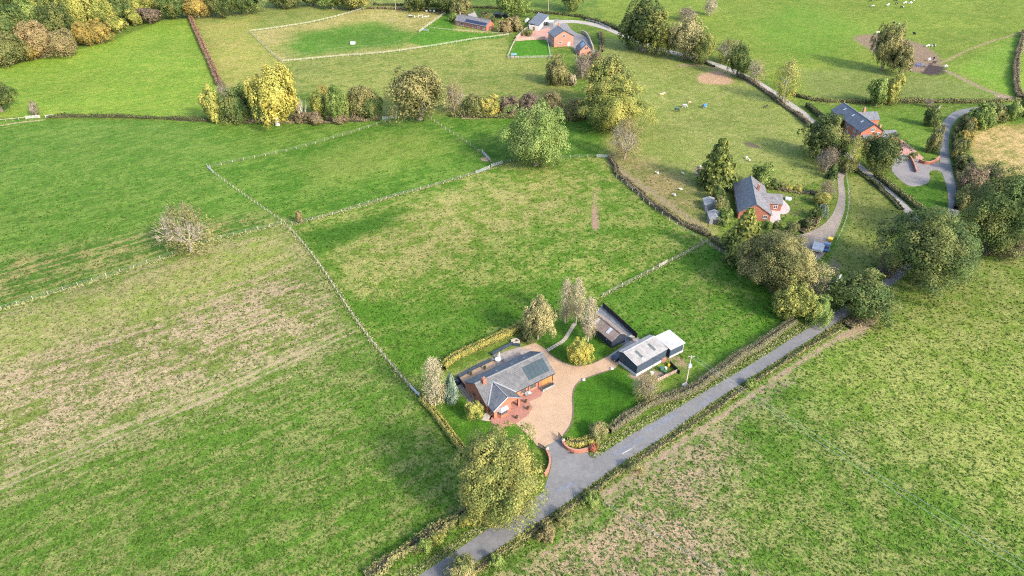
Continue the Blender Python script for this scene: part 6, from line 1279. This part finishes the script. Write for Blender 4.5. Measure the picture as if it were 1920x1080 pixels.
# ------------------------------------------------------------------ animals
def skin_mesh(name, J, E):
    me_ = bpy.data.meshes.new(name); me_.from_pydata([j[0] for j in J], E, []); o = bpy.data.objects.new(name, me_); COL.objects.link(o)
    o.modifiers.new('skin', 'SKIN'); ss = o.modifiers.new('sub', 'SUBSURF'); ss.levels = 1; ss.render_levels = 1
    for i, j in enumerate(J): me_.skin_vertices[0].data[i].radius = (j[1], j[2] if len(j) > 2 else j[1])
    me_.skin_vertices[0].data[0].use_root = True
    dg = bpy.context.evaluated_depsgraph_get(); out = bpy.data.meshes.new_from_object(o.evaluated_get(dg)); out.name = name
    bpy.data.objects.remove(o); out.polygons.foreach_set('use_smooth', [True] * len(out.polygons)); return out
def quadruped(name, L, hgt, body, neck, headz, headx, leg):
    x0, x1 = -L / 2, L / 2; zb = hgt - body
    J = [((0, 0, zb - .03), body * .82, body), ((x0 + .15, 0, zb + .03), body * .78, body * .85), ((x1 - .2, 0, zb + .02), body * .8, body * .95), ((x1 + .18, 0, zb + neck * .5), body * .42, body * .5),
         ((x1 + headx * .6, 0, headz + .05), body * .34, body * .36), ((x1 + headx, 0, headz - .14), body * .20, body * .24), ((x0 - .06, 0, zb), .05, .05), ((x0 - .12, 0, zb - .45 * hgt), .035, .035)]
    E = [(0, 1), (0, 2), (2, 3), (3, 4), (4, 5), (1, 6), (6, 7)]
    for s_ in (-1, 1):
        for (xx, root, bk) in ((x1 - .25, 2, 0), (x0 + .2, 1, 1)):
            k = len(J); y = s_ * body * .55
            J += [((xx, y, zb - body * .6), leg * 1.9), ((xx + (.09 if bk else .0), y, zb * .52), leg * 1.15), ((xx - (.06 if bk else .0), y, zb * .3), leg * .9), ((xx, y, .03), leg)]
            E += [(root, k), (k, k + 1), (k + 1, k + 2), (k + 2, k + 3)]
    return skin_mesh(name, J, E)
cow_m = quadruped('cow', 1.7, 1.42, .42, .25, 1.25, .62, .075); graze_m = quadruped('cow', 1.7, 1.42, .42, -.55, .38, .62, .075)
sheep_m = quadruped('sheep', .85, .80, .30, .12, .80, .32, .045); horse_m = quadruped('horse', 1.55, 1.45, .34, .55, 1.75, .55, .07); hgraze_m = quadruped('horse', 1.55, 1.45, .34, -.55, .35, .62, .07)
def hide(name, c1, c2, thr):
    m_, nt_, b_ = base_mat(name, .8, .2); tc = nd(nt_, 'ShaderNodeTexCoord').outputs['Object']; oi = nd(nt_, 'ShaderNodeObjectInfo'); va = nd(nt_, 'ShaderNodeVectorMath', operation='ADD')
    nt_.links.new(tc, va.inputs[0]); nt_.links.new(oi.outputs['Location'], va.inputs[1]); nt_.links.new(mixc(nt_, mrange(nt_, noise(nt_, va.outputs[0], 1.3, 1, .4), thr - .02, thr + .02), c1, c2), b_.inputs['Base Color'])
W_, K_ = (.5, .48, .44), (.014, .013, .013)
hide('cow_black', K_, W_, .66); hide('cow_white', K_, W_, .36); hide('cow_pied', K_, W_, .5); hide('fleece', (.46, .43, .37), (.38, .35, .29), .5); hide('horse_dark', (.03, .022, .018), (.05, .035, .03), .5); hide('horse_grey', (.42, .40, .38), (.3, .28, .27), .5); hide('pony_tan', (.5, .33, .2), (.6, .45, .3), .5)
def beast(name, me_, px, py, ang, mat, label, cat, grp, s=1.0):
    g = G(px, py); o = bpy.data.objects.new(name, me_.copy() if not me_.materials else me_); o.data = me_
    if not me_.materials: me_.materials.append(MATS[mat])
    link(o); o.location = (*g, hz1(*g)); o.rotation_euler = (0, 0, ang); o.scale = (s, s, s); o.material_slots[0].link = 'OBJECT'; o.material_slots[0].material = MATS[mat]; tag(o, label, cat, grp); return o
cg = 'cattle in the top right pasture'
for i, (x, y, a, m_, lb) in enumerate([(1632, 4, 3.1, 'cow_black', 'black cow at the upper left of the pasture herd'), (1636, 14, 3.2, 'cow_pied', 'black and white cow below the upper left one'), (1645, 2, 2.9, 'cow_black', 'black cow at the picture top, second from the left of the herd'), (1664, 12, .5, 'cow_white', 'pale cow in the middle of the herd'),
                                     (1679, 3, 2.8, 'cow_black', 'black cow at the picture top, middle of the herd'), (1680, 9, .4, 'cow_black', 'black cow just below the top middle one'), (1690, 16, .2, 'cow_black', 'black cow lowest of the herd'), (1697, 7, 3.3, 'cow_white', 'left one of the two white cows side by side'), (1707, 7, 3.0, 'cow_white', 'right one of the two white cows side by side'), (1713, 2, 1.0, 'cow_white', 'white cow at the picture top, right end of the herd'),
                                     (1676, 43, 1.7, 'cow_black', 'left one of the two black cows above the pasture trees'), (1684, 46, 2.2, 'cow_black', 'right one of the two black cows above the pasture trees'), (1714, 64, 1.9, 'cow_black', 'lone black cow right of the pasture trees'), (1646, 62, .3, 'cow_white', 'white cow at the left end of the muddy hollow'), (1740, 87, 3.4, 'cow_white', 'white cow on the bare soil, left one of a pair'), (1750, 87, .2, 'cow_pied', 'black and white cow on the bare soil, right one of a pair'),
                                     (1742, 113, .5, 'cow_white', 'white cow beside the feeders in the mud'), (1751, 111, 1.2, 'cow_black', 'black cow standing behind the feeders in the mud'), (1751, 119, .1, 'cow_black', 'black cow in the dark mud nearest the lone white one'), (1773, 126, .4, 'cow_white', 'white cow at the right end of the mud')]):
    beast('cow', (graze_m, cow_m)[i % 3 == 0], x, y, a, m_, lb, 'cow', cg, 1.1)
for i, (x, y, lb) in enumerate([(1232, 328, 'sheep furthest left in the grey pasture'), (1280, 328, 'sheep in the middle of the upper sheep row'), (1306, 328, 'sheep just left of the big dark conifer shade'), (1312, 316, 'topmost sheep beside the big dark conifer'), (1321, 328, 'sheep right under the big dark conifer'), (1276, 357, 'right one of the two lower sheep'), (1264, 368, 'left one of the two lower sheep'), (1399, 298, 'upper sheep of the pair right of the conifer'), (1404, 303, 'lower sheep of the pair right of the conifer')]):
    beast('sheep', sheep_m, x, y, rng.uniform(0, 6), 'fleece', lb, 'sheep', 'sheep in the grey pasture', 1.15)
for i, (x, y, a, m_, lb, me_) in enumerate([(1269, 206, -.7, 'horse_dark', 'dark horse, lowest of the three close together', hgraze_m), (1283, 199, .1, 'horse_grey', 'grey horse, middle of the three close together', hgraze_m), (1293, 191, .3, 'pony_tan', 'small tan pony above the grey horse', hgraze_m), (1321, 200, .7, 'horse_grey', 'horse wearing a bright blue rug', hgraze_m), (1245, 174, .6, 'pony_tan', 'right one of the two tan ponies near the yellow-green oak', hgraze_m), (1240, 176, .2, 'pony_tan', 'left one of the two tan ponies near the yellow-green oak', hgraze_m), (1434, 202, .1, 'horse_dark', 'left one of the two black ponies near the track hedge', hgraze_m), (1438, 199, .9, 'horse_dark', 'right one of the two black ponies near the track hedge', hgraze_m)]):
    sc_ = 1.2 if i in (0, 1, 3) else .75; o = beast('horse', me_, x, y, a, m_, lb, 'horse', 'horses in the grey pasture', sc_)
    if i in (0, 1, 3):
        mb = MB(); n = 10; ring = lambda xx, k: [(xx, math.cos(math.pi * t / n) * .41 * k, (1.11 + math.sin(math.pi * t / n) * .40 * k) if 0 < t < n else .72) for t in range(n + 1)]
        A, B, C2 = ring(-.85, .95), ring(0, 1.0), ring(.72, .97)
        for P_, Q_ in ((A, B), (B, C2)):
            for t in range(n): mb.poly([P_[t], Q_[t], Q_[t + 1], P_[t + 1]])
        mb.build('rug', ['green_plastic', 'metal_grey', 0, 'blue_plastic'][i], o)
for i, (x, y, lb) in enumerate([(1721, 122, 'blue metal cattle feeder in the dark mud'), (1733, 124, 'grey ring feeder right of the blue feeder in the mud')]):
    o = empty('cattle_feeder', (*G(x, y), hz1(*G(x, y)))); tag(o, lb, 'feeder'); mt = 'blue_plastic' if i == 0 else 'metal_grey'
    for z in (.3, .75, 1.2):
        mb = MB()
        for k in range(12): a, b_ = k * math.pi / 6, (k + 1) * math.pi / 6; mb.beam((1.3 * math.cos(a), 1.3 * math.sin(a), z), (1.3 * math.cos(b_), 1.3 * math.sin(b_), z), .07)
        mb.build('hoop', mt, o)
    for k in range(12): a = k * math.pi / 6; MB().beam((1.3 * math.cos(a), 1.3 * math.sin(a), 0), (1.3 * math.cos(a), 1.3 * math.sin(a), 1.6), .06).build('upright', mt, o)
